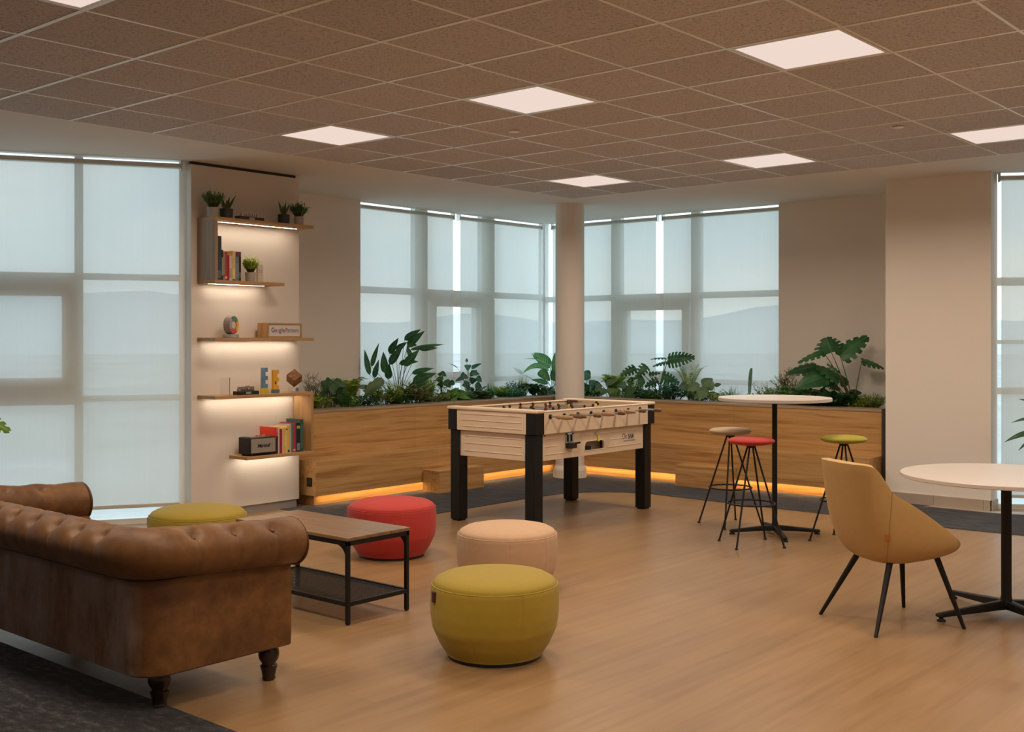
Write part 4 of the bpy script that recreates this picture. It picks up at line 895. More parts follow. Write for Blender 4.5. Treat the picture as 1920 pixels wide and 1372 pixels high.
star_table('bar_table', 'tall white round table with black post between the bar stools', 'table', 2.966, 5.873, 1.040, 0.424, 0.026, 0.020, 0.335, math.radians(220.6), feet_h=0.014, hub_z=0.07, aw=0.020)
star_table('round_table', 'white round table at the right edge beside the sand coloured chair', 'table', 5.098, 4.405, 0.757, 0.540, 0.022, 0.027, 0.435, math.radians(238.6), aw=0.021)

# ------------------------------------------------------------------ shell chair
def shell_chair(label, x, y, rz):
    t = thing('shell_chair', label, 'chair', (x, y, 0), rz)
    half = [(0.0, 0.300, 0.430), (0.12, 0.298, 0.428), (0.20, 0.270, 0.440), (0.245, 0.20, 0.480), (0.262, 0.10, 0.545), (0.266, 0.0, 0.610), (0.262, -0.09, 0.665), (0.254, -0.165, 0.708),
            (0.243, -0.205, 0.765), (0.230, -0.245, 0.825), (0.208, -0.282, 0.846), (0.14, -0.325, 0.850), (0.07, -0.343, 0.851), (0.0, -0.348, 0.852)]
    plan = [(0.0, 0.300), (0.12, 0.298), (0.20, 0.270), (0.243, 0.20), (0.258, 0.10), (0.262, 0.0), (0.255, -0.09), (0.238, -0.160), (0.222, -0.190), (0.20, -0.212), (0.175, -0.228), (0.12, -0.245), (0.06, -0.252), (0.0, -0.254)]
    def cat(pts, f):
        f = f*(len(pts)-1); i = min(int(f), len(pts)-2); g = f-i
        P = [pts[max(0, min(len(pts)-1, i+k))] for k in (-1, 0, 1, 2)]
        return [0.5*(2*b+(c-a)*g+(2*a-5*b+4*c-d)*g*g+(3*b-a-3*c+d)*g**3) for a, b, c, d in zip(*P)]
    def pt(tt, v):
        f = abs(1-2*tt); f = 1-f; sgn = 1 if tt < 0.5 else -1       # 0 at front, 1 at back, both sides
        r = cat(half, f); q = cat(plan, f)
        R3 = Vector((r[0]*sgn, r[1], r[2])); Q = Vector((q[0]*sgn, q[1], 0))
        B = Vector((Q.x*0.10, Q.y*0.10-0.01, 0.322))
        P1 = Vector((Q.x*0.86, Q.y*0.86, 0.316+0.035*max(0, Q.y/0.3)))
        zq = 0.40 if Q.y < 0.15 else 0.40+0.01*(Q.y-0.15)/0.15
        P2 = Vector((Q.x*1.10, Q.y*1.12, zq)); w_ = 1-v
        if f < 0.30:
            P2 = P2*(f/0.30)+Vector((Q.x*1.02, Q.y*1.02, 0.385))*(1-f/0.30)
        return B*w_**3+P1*3*w_*w_*v+P2*3*w_*v*v+R3*v**3
    m = MB(); NU, NV = 120, 30; vs = []; fs = []
    for i in range(NU):
        for j in range(NV): vs.append(pt(i/NU, j/(NV-1)))
    for i in range(NU):
        for j in range(NV-1): q = (i+1) % NU; fs.append((i*NV+j, q*NV+j, q*NV+j+1, i*NV+j+1))
    c0 = len(vs); vs.append(Vector((0, -0.01, 0.3215)))
    for i in range(NU): fs.append((c0, ((i+1) % NU)*NV, i*NV))
    sh = m.add(vs, fs).build('shell', M_MUSTARD, t, smooth=True, angle=75)
    so = sh.modifiers.new('thickness', 'SOLIDIFY'); so.thickness = 0.042; so.offset = -1.0
    bv = sh.modifiers.new('round', 'BEVEL'); bv.width = 0.017; bv.segments = 4; bv.limit_method = 'ANGLE'; bv.angle_limit = math.radians(50)
    def pad(a, b_):
        an = 2*PI*a; r = b_
        xx = 0.205*r*math.copysign(abs(math.cos(an))**0.7, math.cos(an)); yy = 0.235*r*math.copysign(abs(math.sin(an))**0.7, math.sin(an))+0.035
        return (xx, yy, 0.392+0.062*(1-r**6))
    MB().grid(pad, 64, 14, cu=True).build('seat_pad', M_MUSTARD, t, smooth=True, angle=80)
    # seam lines where the back meets the side wings, with the small maker tab
    for sgn in (1, -1):
        tt = 0.5*(0.555 if sgn > 0 else 2-0.555)
        pts = []
        for k in range(26):
            v = 1-0.98*k/25; tk = tt+sgn*0.055*(k/25)**1.2
            p = pt(tk, v); c = Vector((p.x, p.y+0.01, 0)).normalized(); pts.append(p+c*0.0008)
        MB().tube(pts, 0.0016, 6).build('seam', plain('seam_thread', (0.34, 0.19, 0.06), 0.7), t, smooth=True)
    p = pt(0.5*0.555+0.055*(8/25)**1.2+0.006, 0.68)
    nrm = Vector((p.x*1.1, p.y*0.9-0.1, -0.05)).normalized()
    Mt = Matrix.Translation(p+nrm*0.004) @ nrm.to_track_quat('Z', 'Y').to_matrix().to_4x4()
    MB().box(-0.012, -0.016, -0.002, 0.012, 0.016, 0.002, Mt).build('fabric_tab', plain('orange_tab', (0.50, 0.17, 0.03), 0.6), t)
    for sx, sy in ((-1, -1), (1, -1), (-1, 1), (1, 1)):
        top = Vector((sx*0.135, -0.105 if sy < 0 else 0.165, 0.345 if sy < 0 else 0.385)); bot = Vector((sx*0.245, -0.268 if sy < 0 else 0.262, 0.0))
        MB().tube([top, top.lerp(bot, 0.5), bot], [0.0165, 0.0135, 0.0095], 16).build('leg', M_BLACK, t, smooth=True)
    return t
shell_chair('sand coloured upholstered shell chair with tapered black legs', 4.68, 3.87, -0.555)

# ------------------------------------------------------------------ foosball table
fx0, fx1, fy0, fy1 = 0.636, 1.530, 4.745, 6.345
t = thing('foosball_table', 'cream and black foosball table with wooden rod handles', 'table', (0, 0, 0))
def panel_box(name, x0, y0, z0, x1, y1, z1, rails, axis, side, pad=0.05):
    o = MB().box(x0, y0, z0, x1, y1, z1).build(name, M_CREAM, t, bevel=0.003)
    m = MB()
    for r in rails:
        z = z0+(z1-z0)*r
        if axis == 'x': m.tube([(x0+pad, side, z), (x1-pad, side, z)], 0.0042, 8)
        else: m.tube([(side, y0+pad, z), (side, y1-pad, z)], 0.0042, 8)
    if rails: part_label(m.build('raised_moulding', M_CREAM, o, smooth=True), 'three raised horizontal ribs')
    return o
ZA, ZB, ZR, ZT = 0.535, 0.742, 0.910, 0.935
wl = 0.018
# lower cabinet between the legs
panel_box('lower_end_panel', fx0+0.095, fy0+0.016, ZA, fx1-0.095, fy0+0.016+wl, ZB, (0.22, 0.52, 0.80), 'x', fy0+0.016)
panel_box('lower_end_panel', fx0+0.095, fy1-0.016-wl, ZA, fx1-0.095, fy1-0.016, ZB, (0.22, 0.52, 0.80), 'x', fy1-0.016)
panel_box('lower_side_panel', fx0+0.016, fy0+0.095, ZA, fx0+0.016+wl, fy1-0.095, ZB, (0.22, 0.52, 0.80), 'y', fx0+0.016)
# right side panel with the rounded ball return opening
oy0, oy1, oz0, oz1 = 5.40, 5.675, 0.572, 0.650
xs = fx1-0.016
def rrect(y0, y1, z0, z1, r, n=6):
    p = []
    for cy, cz, a0 in ((y1-r, z1-r*1.6, 0), (y0+r, z1-r*1.6, 90), (y0+r*0.5, z0+r*0.4, 180), (y1-r*0.5, z0+r*0.4, 270)):
        ry = r if a0 < 180 else r*0.5; rz_ = r*1.6 if a0 < 180 else r*0.4
        for k in range(n+1): a = math.radians(a0+90*k/n); p.append((cy+ry*math.cos(a), cz+rz_*math.sin(a)))
    return p
inner = rrect(oy0, oy1, oz0, oz1, 0.030); n_ = len(inner)
Y0, Y1 = fy0+0.095, fy1-0.095
def outer_pt(p):
    cy, cz = (oy0+oy1)/2, (oz0+oz1)/2; dy, dz = p[0]-cy, p[1]-cz
    k = min(((Y1-cy)/dy if dy > 0 else (Y0-cy)/dy) if abs(dy) > 1e-9 else 1e9, ((ZB-cz)/dz if dz > 0 else (ZA-cz)/dz) if abs(dz) > 1e-9 else 1e9)
    return (cy+dy*k, cz+dz*k)
outer = [outer_pt(p) for p in inner]
corners = [(Y1, ZB), (Y0, ZB), (Y0, ZA), (Y1, ZA)]
m = MB(); vs = []; fs = []
for xx in (xs, xs-wl):
    vs += [(xx, p[0], p[1]) for p in inner]+[(xx, p[0], p[1]) for p in outer]
for i in range(n_):
    j = (i+1) % n_
    for base in (0, 2*n_): fs.append((base+i, base+j, base+n_+j, base+n_+i))
    fs.append((i, j, 2*n_+j, 2*n_+i)); fs.append((n_+i, n_+j, 3*n_+j, 3*n_+i))
nv = len(vs)
for xx in (xs, xs-wl): vs += [(xx, a, b_) for a, b_ in corners]
def side_of(p): return 'y1' if abs(p[0]-Y1) < 1e-6 else 'y0' if abs(p[0]-Y0) < 1e-6 else 'z1' if abs(p[1]-ZB) < 1e-6 else 'z0'
for i in range(n_):
    j = (i+1) % n_; a, b_ = side_of(outer[i]), side_of(outer[j])
    if a != b_:
        for ci, (cy, cz) in enumerate(corners):
            if {('y1' if cy == Y1 else 'y0'), ('z1' if cz == ZB else 'z0')} == {a, b_}:
                for q in (0, 1): fs.append((q*2*n_+n_+i, nv+q*4+ci, q*2*n_+n_+j))
sp_ = m.add(vs, fs).build('lower_side_panel', M_CREAM, t)
mo = MB()
for r, spans in ((0.80, ((Y0+0.05, 5.06), (5.33, 5.52), (5.60, Y1-0.05))), (0.52, ((Y0+0.05, 5.06), (5.75, Y1-0.30))), (0.22, ((Y0+0.05, 5.30), (5.72, Y1-0.05)))):
    for a, b_ in spans: mo.tube([(xs, a, ZA+(ZB-ZA)*r), (xs, b_, ZA+(ZB-ZA)*r)], 0.0042, 8)
part_label(mo.build('raised_moulding', M_CREAM, sp_, smooth=True), 'raised horizontal ribs')
mo = MB().tube([(xs-0.001, p[0], p[1]) for p in inner], 0.005, 8, closed=True).build('opening_rim', M_CREAM, sp_, smooth=True)
rb = MB(); rb.box(xs-0.16, oy0-0.05, oz0-0.025, xs-wl, oy1+0.05, oz0-0.01); rb.box(xs-0.10, oy0-0.05, oz0-0.025, xs-0.085, oy1+0.05, oz1+0.04)
rb.build('return_tray', plain('tray_grey', (0.50, 0.42, 0.31), 0.6), t)
MB().box(xs-0.085, oy0-0.03, oz0-0.012, xs-0.03, oy0+0.13, oz0+0.030).build('ball_gate', M_BLACK2, t)
MB().box(fx0+0.03, fy0+0.03, ZA+0.002, fx1-0.20, fy1-0.03, ZA+0.014).build('cabinet_bottom', M_CREAM, t)
# upper box
panel_box('upper_end_panel', fx0+0.082, fy0-0.012, ZB+0.003, fx1-0.075, fy0+0.010, ZR, (0.22, 0.52, 0.82), 'x', fy0-0.012)
panel_box('upper_end_panel', fx0+0.082, fy1-0.010, ZB+0.003, fx1-0.075, fy1+0.012, ZR, (), 'x', 0)
panel_box('upper_side_panel', fx0-0.012, fy0+0.075, ZB+0.003, fx0+0.010, fy1-0.085, ZR+0.006, (), 'y', 0)
panel_box('upper_side_panel', fx1-0.010, fy0+0.075, ZB+0.003, fx1+0.025, fy1-0.085, ZR+0.006, (), 'y', 0)
for y0, y1 in ((fy0-0.022, fy0+0.085), (fy1-0.085, fy1+0.022)):
    MB().box(fx0-0.026, y0, ZR, fx1+0.034, y1, ZT).build('end_rail', M_CREAM, t, bevel=0.009, seg=3)
for x0, x1 in ((fx0-0.02, fx0+0.045), (fx1-0.035, fx1+0.028)):
    MB().box(x0, fy0+0.084, ZR+0.004, x1, fy1-0.084, ZR+0.014).build('side_rail', M_CREAM, t, bevel=0.003)
for x0, y0, x1, y1 in ((fx0+0.012, fy0+0.055, fx1-0.012, fy0+0.075), (fx0+0.012, fy1-0.075, fx1-0.012, fy1-0.055), (fx0+0.012, fy0+0.075, fx0+0.03, fy1-0.075), (fx1-0.03, fy0+0.075, fx1-0.012, fy1-0.075)):
    MB().box(x0, y0, 0.78, x1, y1, ZR).build('pitch_wall', M_CREAM, t)
MB().box(fx0+0.012, fy0+0.03, 0.775, fx1-0.012, fy1-0.03, 0.785).build('pitch', plain('pitch_beige', (0.42, 0.37, 0.30), 0.4), t)
for ex, ey in ((0, 0), (1, 0), (0, 1), (1, 1)):
    x0 = fx0 if ex == 0 else fx1-0.098; y0 = fy0 if ey == 0 else fy1-0.100
    lgm = MB().box(x0, y0, 0.012, x0+0.098, y0+0.100, ZB)
    sx = -1 if ex == 0 else 1; sy = -1 if ey == 0 else 1
    lo = lgm.build('leg', M_BLACK, t, bevel=0.003)
    MB().box(x0+0.012, y0+0.012, 0.0, x0+0.086, y0+0.088, 0.0125).build('foot', M_BLACK2, lo)
    for k in (0.022, 0.076):   # profile ribs on the inner side of the leg
        MB().box(x0+k-0.006, y0-0.0035, 0.03, x0+k+0.006, y0+0.0005, ZA-0.01).build('rib', M_BLACK, lo) if ey == 1 else None
    for z in (0.585, 0.680):
        for Mq in (Matrix.Translation((x0+0.05+0.026*(-sx), y0 if sy < 0 else y0+0.100, z)) @ Matrix.Rotation(math.radians(90)*(1 if sy < 0 else -1), 4, 'X'), Matrix.Translation((x0 if sx < 0 else x0+0.098, y0+0.05, z)) @ Matrix.Rotation(math.radians(90)*sx, 4, 'Y')):
            MB().lathe([(0, -0.002), (0.006, -0.002), (0.006, 0.002), (0.003, 0.005), (0, 0.0055)], 14, Mq).build('bolt', M_BLACK2, lo, smooth=True)
    xo = x0-0.012 if ex == 0 else x0-0.005; xo1 = x0+0.080 if ex == 0 else x0+0.105
    yo = y0-0.016 if ey == 0 else y0+0.015; yo1 = y0+0.085 if ey == 0 else y0+0.116
    if ex == 1: xo, xo1 = x0+0.022, fx1+0.027
    MB().box(xo, yo, ZB+0.003, xo1, yo1, ZR).build('corner_guard', M_BLACK, t, bevel=0.003)
# rods, handles, players
M_HANDLE = [wood('handle_beech', 0, (0.26, 0.15, 0.075), (0.40, 0.25, 0.13), (0.50, 0.33, 0.19), fine=3), wood('handle_dark', 0, (0.10, 0.055, 0.025), (0.19, 0.11, 0.055), (0.26, 0.16, 0.08), fine=3)]
M_TEAM = [plain('maroon_player', (0.20, 0.015, 0.03), 0.4), plain('yellow_player', (0.72, 0.50, 0.10), 0.4)]
M_HEAD = plain('dark_head', (0.03, 0.012, 0.010), 0.35); M_FEETP = plain('pale_leg', (0.66, 0.56, 0.48), 0.4)
rod_y = [4.904, 5.080, 5.257, 5.433, 5.606, 5.782, 5.958, 6.135]
outs = [0.067, 0.060, 0.163, 0.073, 0.148, 0.032, 0.117, 0.147]; hlen = [1.10, 1.14, 0.50, 1.14, 0.50, 1.14, 0.48, 0.52]
counts = [1, 2, 3, 5, 5, 3, 2, 1]; teams = [0, 0, 1, 0, 1, 0, 1, 1]; hm = [0, 1, 1, 0, 1, 0, 1, 1]
RZ_ = 0.880; xr = fx1+0.025
def player(rod, x, y, team, tilt):
    Mp = Matrix.Translation((x, y, RZ_)) @ Matrix.Rotation(tilt, 4, 'X')
    p = MB(); p.lathe([(0.0, -0.022), (0.010, -0.022), (0.014, -0.005), (0.017, 0.015), (0.014, 0.026), (0.006, 0.030), (0, 0.030)], 14, Mp @ Matrix.Diagonal((1.0, 0.75, 1, 1)))
    po = p.build('player', M_TEAM[team], rod, smooth=True)
def player_full(rod, x, y, team, tilt):
    Mp = Matrix.Translation((x, y, RZ_)) @ Matrix.Rotation(tilt, 4, 'X')
    p = MB(); p.lathe([(0.0, -0.022), (0.010, -0.022), (0.014, -0.005), (0.017, 0.015), (0.014, 0.026), (0.006, 0.030), (0, 0.030)], 14, Mp @ Matrix.Diagonal((1.0, 0.75, 1, 1)))
    p.build('player_body', M_TEAM[team], rod, smooth=True)
    MB().lathe([(0.0, 0.029), (0.008, 0.031), (0.0115, 0.040), (0.011, 0.048), (0.006, 0.054), (0, 0.055)], 14, Mp).build('player_head', M_HEAD, rod, smooth=True)
    l = MB(); l.box(-0.010, -0.006, -0.070, 0.010, 0.006, -0.020, Mp); l.box(-0.012, -0.010, -0.082, 0.012, 0.010, -0.068, Mp); l.build('player_leg', M_FEETP, rod, bevel=0.002)
random.seed(11)
for i, y in enumerate(rod_y):
    ro = MB().tube([(fx0-0.11-0.05*(i % 3), y, RZ_), (xr+outs[i]+0.145*hlen[i], y, RZ_)], 0.0075, 14).build('rod', M_STEEL, t, smooth=True)
    Mh = Matrix.Translation((xr+outs[i], y, RZ_)) @ Matrix.Rotation(math.radians(90), 4, 'Y')
    MB().lathe([(0, 0), (0.013, 0.0), (0.0165, 0.006), (0.0175, 0.022), (0.0150, 0.028), (0.0135, 0.034), (0.0165, 0.055), (0.0180, 0.078), (0.0172, 0.100), (0.0140, 0.116), (0.0125, 0.122), (0.0145, 0.132), (0.0100, 0.140), (0, 0.141)], 24, Mh @ Matrix.Diagonal((1, 1, hlen[i], 1))).build('handle', M_HANDLE[hm[i]], ro, smooth=True, angle=70)
    MB().lathe([(0, 0.0), (0.019, 0.0), (0.019, 0.004), (0.013, 0.007), (0.013, 0.014), (0.0085, 0.016), (0, 0.016)], 20, Matrix.Translation((xr, y, RZ_)) @ Matrix.Rotation(math.radians(90), 4, 'Y')).build('bearing', M_BLACK2, ro, smooth=True)
    if i in (0, 3): MB().lathe([(0, 0), (0.014, 0.0), (0.0165, 0.02), (0.0145, 0.034), (0.0175, 0.08), (0.0140, 0.115), (0.010, 0.125), (0, 0.126)], 20, Matrix.Translation((fx0-0.045, y, RZ_)) @ Matrix.Rotation(math.radians(-90), 4, 'Y')).build('handle', M_HANDLE[1], ro, smooth=True, angle=70)
    n = counts[i]; tl = random.uniform(-0.5, 0.5) if i != 4 else 0.1
    for k in range(n): player_full(ro, fx0+0.447+(k-(n-1)/2)*(0.70/max(n, 2.2)), y, teams[i], tl)
# score counter, corner sign plates, coin slot, key, logo
sc_ = MB().tube([(0.59, fy1-0.100, 0.914), (0.83, fy1-0.100, 0.914)], 0.002, 6).build('score_wire', M_STEEL, t)
for k in range(2): MB().box(0.588+0.24*k, fy1-0.103, 0.911, 0.594+0.24*k, fy1-0.083, 0.917).build('score_post', M_STEEL, sc_)
for k in range(9): MB().lathe([(0.0035, -0.008), (0.010, -0.006), (0.0105, 0.006), (0.0035, 0.008)], 14, Matrix.Translation((0.615+0.0215*k, fy1-0.100, 0.914)) @ Matrix.Rotation(math.radians(90), 4, 'Y')).build('score_bead', plain('dark_wood_bead', (0.09, 0.03, 0.02), 0.35), sc_, smooth=True)
for (x0, y0, x1, y1) in ((fx0-0.002, 5.46, fx0+0.030, 5.60), (fx1-0.020, 5.50, fx1+0.018, 5.60)): MB().box(x0, y0, ZR+0.014, x1, y1, ZR+0.0165).build('steel_plate', M_STEEL, t, bevel=0.001)
cm = MB().box(xs, 5.140, 0.615, xs+0.008, 5.250, 0.738).build('coin_plate', M_STEEL, t, bevel=0.002)
MB().box(xs+0.008, 5.150, 0.612, xs+0.045, 5.245, 0.655).build('coin_tray', M_BLACK2, cm, bevel=0.004)
for yy in (5.17, 5.215): MB().box(xs+0.008, yy-0.005, 0.665, xs+0.016, yy+0.005, 0.722).build('coin_slot', M_BLACK2, cm)
for yy in (5.155, 5.235): MB().lathe([(0, 0), (0.008, 0), (0.006, 0.005), (0, 0.006)], 14, Matrix.Translation((xs+0.008, yy, 0.728)) @ Matrix.Rotation(math.radians(90), 4, 'Y')).build('screw', M_BLACK2, cm, smooth=True)
MB().tube([(xs+0.03, 5.215, 0.648), (xs+0.06, 5.265, 0.656)], 0.008, 10).build('push_lever', M_BLACK2, cm, smooth=True)
kl = MB().lathe([(0, 0), (0.011, 0), (0.011, 0.006), (0, 0.008)], 18, Matrix.Translation((xs, 5.548, 0.712)) @ Matrix.Rotation(math.radians(90), 4, 'Y')).build('lock', M_STEEL, t, smooth=True)
MB().tube([(xs+0.01+0.004*math.cos(q*0.7), 5.565+0.016*math.cos(q*0.7), 0.707+0.016*math.sin(q*0.7)) for q in range(9)], 0.0012, 6, closed=True).build('key_ring', M_STEEL, kl)
MB().box(xs+0.006, 5.572, 0.640, xs+0.009, 5.598, 0.694).build('key_tag', plain('yellow_tag', (0.80, 0.62, 0.05), 0.5), kl, bevel=0.001)
M_INK = plain('slate_ink', (0.09, 0.085, 0.11), 0.5)
lg_ = text_obj('logo', 'On', 0.070, M_INK, t, face_px(xs+0.0006, 5.925, 0.632), extrude=0.0004, shear=0.15, xs=0.80)
text_obj('logo_word', 'SAM', 0.060, M_INK, lg_, face_px(xs+0.0006, 6.015, 0.632), extrude=0.0006, shear=0.12, xs=0.72, offset=0.0015)
MB().box(xs, 5.950, 0.610, xs+0.0008, 6.115, 0.622).build('logo_bar', plain('grey_ink', (0.30, 0.27, 0.27), 0.5), lg_)
for yy, xx in ((4.862, 0), (4.885, 0)): MB().lathe([(0, 0), (0.006, 0), (0.004, 0.004), (0, 0.005)], 12, Matrix.Translation((xs, yy, 0.728)) @ Matrix.Rotation(math.radians(90), 4, 'Y')).build('screw', M_BLACK2, t, smooth=True)

# ------------------------------------------------------------------ plants
PROF = {'lance': lambda s: (math.sin(PI*min(1, s**0.62)))**0.9, 'ovate': lambda s: math.sin(PI*s**0.55)**0.75, 'heart': lambda s: (math.sin(PI*s**0.42))**0.7 if s > 0 else 0.0,
        'blade': lambda s: (1-s)**0.6*min(1, s*8+0.35), 'oval': lambda s: math.sin(PI*s)**0.6}
def leaf(m, base, tip, width, up=(0, 0, 1), prof='lance', droop=0.12, fold=0.18, n=9, wave=0.0):
    base, tip = Vector(base), Vector(tip); ax = tip-base; L = ax.length
    if L < 1e-5: return
    ax = ax/L; up = Vector(up); side = ax.cross(up)
    if side.length < 1e-4: side = ax.orthogonal()
    side.normalize(); nrm = side.cross(ax).normalized(); f = PROF[prof]
    vs = []; uv = []; fs = []; K = 5
    for i in range(n+1):
        s = i/n; w_ = width*0.5*max(0.015, f(min(0.999, max(0.001, s)))); c = base+ax*(L*s)+nrm*(L*droop*4*s*(1-s))
        for k in range(K):
            q = (k-2)/2
            vs.append(c+side*(w_*q)+nrm*(abs(q)*w_*fold+wave*w_*math.sin(s*14+k)*abs(q))); uv.append((s, 0.5+0.5*q))
    for i in range(n):
        for k in range(K-1): fs.append((i*K+k, (i+1)*K+k, (i+1)*K+k+1, i*K+k+1))
    m.add(vs, fs, None, uv)
def split_leaf(m, base, tip, width, up=(0, 0, 1), lobes=6, droop=0.10, cut=0.54):
    """monstera leaf: a solid heart round the midrib with deep finger lobes"""
    base, tip = Vector(base), Vector(tip); ax = tip-base; L = ax.length; ax = ax/L; up = Vector(up)
    side = ax.cross(up); side = side.normalized() if side.length > 1e-4 else ax.orthogonal().normalized(); nrm = side.cross(ax).normalized()
    f = lambda s: 0.16+0.84*max(0.0, math.sin(PI*(0.08+0.92*s)**0.62))**0.75 if s < 0.97 else 0.12
    def P(s, q):
        w_ = width*0.5*f(min(1, max(0, s)))
        back = -0.10*(1-s)*abs(q)+0.10*abs(q)*s
        return base+ax*(L*(s+back*0.6))+side*(w_*q)+nrm*(L*droop*4*s*(1-s)-abs(q)**1.6*w_*0.28)
    inner = 1-cut
    vs = []; uv = []; fs = []; n = lobes*2
    for i in range(n+1):
        s = i/n
        for q in (-inner, -inner/2, 0, inner/2, inner): vs.append(P(s, q)); uv.append((s, 0.5+0.5*q))
    for i in range(n):
        for k in range(4): fs.append((i*5+k, (i+1)*5+k, (i+1)*5+k+1, i*5+k+1))
    m.add(vs, fs, None, uv)
    for sg in (-1, 1):
        for l in range(lobes):
            s0, s1 = l/lobes, (l+1)/lobes; vs = []; uv = []; fs = []
            for i in range(6):
                q = inner+(1-inner)*i/5; g = 0.0 if i == 0 else 0.13+0.10*math.sin(PI*i/5); e = 0.18 if i == 5 else 0.0
                sk = 0.08*(q-inner)
                a, b_ = s0+(s1-s0)*(g*0.8+e)+sk, s1-(s1-s0)*(g*0.8+e)+sk
                for s in (a, (a+b_)/2, b_): vs.append(P(min(1.0, s), q*sg)); uv.append((min(1, s), 0.5+0.5*q*sg))
            for i in range(5):
                for k in range(2): fs.append((i*3+k, (i+1)*3+k, (i+1)*3+k+1, i*3+k+1))
            m.add(vs, fs, None, uv)
def stem_curve(m, p0, p1, r=0.004, bow=0.15, n=7):
    p0, p1 = Vector(p0), Vector(p1); d = p1-p0; hz = Vector((d.x, d.y, 0)); pts = []
    for i in range(n):
        s = i/(n-1); pts.append(p0+Vector((d.x*s**(1+bow*3), d.y*s**(1+bow*3), d.z*(s**(1-bow)))))
    m.tube(pts, [r*(1-0.45*i/(n-1)) for i in range(n)], 6)
def fin(t, fm, sm, lm, stm=None):
    if fm.v:
        o = fm.build('foliage', lm, t, smooth=True, angle=180, fix=False)
    if sm.v: sm.build('stems', stm or M_STEM, t, smooth=True, angle=180)
    return t
def rnd(a, b_): return random.uniform(a, b_)
def bush(name, label, x, y, z, h, spread, n, ll, lw, lm, prof='lance', seed=1, group=None, upbias=0.6, per=5, twig=0.0022):
    if not group: h, spread, n = h*1.22, spread*1.12, int(n*1.35)
    random.seed(seed); t = thing(name, label, 'plant', (x, y, z), 0, group); f, s = MB(), MB()
    for i in range(n):
        a = rnd(0, 2*PI); r = spread*math.sqrt(rnd(0.02, 1)); top = Vector((r*math.cos(a), r*math.sin(a), h*(0.45+0.55*rnd(0.3, 1)*(1-0.55*(r/spread)**2))))
        p0 = Vector((top.x*0.25, top.y*0.25, 0)); s.tube([p0, p0.lerp(top, 0.55)+Vector((0, 0, 0.05*h)), top], [twig, twig*0.8, twig*0.5], 5)
        for k in range(per):
            q = p0.lerp(top, 0.35+0.65*(k+1)/per); a2 = rnd(0, 2*PI); el = rnd(-0.25, 1.0)*upbias+0.1
            d = Vector((math.cos(a2)*math.cos(el), math.sin(a2)*math.cos(el), math.sin(el)))
            d = (d+Vector((math.cos(a), math.sin(a), 0))*0.5*(r/spread)).normalized(); L = ll*rnd(0.7, 1.15)
            leaf(f, q, q+d*L, lw*rnd(0.8, 1.15), (rnd(-.4, .4), rnd(-.4, .4), 1), prof, droop=0.08, n=5)
    return fin(t, f, s, lm)
def fern(name, label, x, y, z, h, spread, n, lm, seed=1, pin=16, pl=0.05, arch=0.5, az=None):
    random.seed(seed); t = thing(name, label, 'fern', (x, y, z)); f, s = MB(), MB()
    for i in range(n):
        a = 2*PI*i/n+rnd(-.3, .3) if az is None else az+rnd(-.7, .7); R = spread*rnd(0.6, 1.0); hh = h*rnd(0.7, 1.0); pts = []
        for k in range(9):
            q = k/8; pts.append(Vector((R*math.cos(a)*q**1.25, R*math.sin(a)*q**1.25, hh*(math.sin(min(1.0, q*(1+arch*0.3))*PI/2*(1+arch*0.35))))))
        s.tube(pts, [0.0022*(1-0.7*k/8) for k in range(9)], 5)
        for k in range(pin):
            q = 0.18+0.80*k/pin; j = min(int(q*8), 7); c = pts[j].lerp(pts[j+1], q*8-j); tg = (pts[j+1]-pts[j]).normalized()
            sd = tg.cross(Vector((0, 0, 1))); sd = sd.normalized() if sd.length > 1e-3 else Vector((1, 0, 0)); L = pl*math.sin(PI*(0.12+0.86*q))**0.8
            for g in (-1, 1): leaf(f, c, c+(sd*g+tg*0.45+Vector((0, 0, -0.12))).normalized()*L, L*0.30, sd.cross(tg), 'lance', 0.05, 0.1, n=4)
    return fin(t, f, s, lm)
def grass(name, label, x, y, z, h, spread, n, lm, wd=0.009, seed=1, cat='grass tuft', rmin=0.0):
    random.seed(seed); t = thing(name, label, cat, (x, y, z)); f = MB()
    for i in range(n):
        a = rnd(0, 2*PI); b0 = Vector((math.cos(a), math.sin(a), 0))*0.02*rnd(0, 1); R = spread*rnd(rmin, 1); tip = Vector((R*math.cos(a), R*math.sin(a), h*rnd(0.55, 1.0)*(1-0.35*(R/spread)**2)))
        leaf(f, b0, tip, wd, (math.cos(a)*0.3, math.sin(a)*0.3, 1), 'blade', 0.10, 0.25, n=6)
    return fin(t, f, MB(), lm)
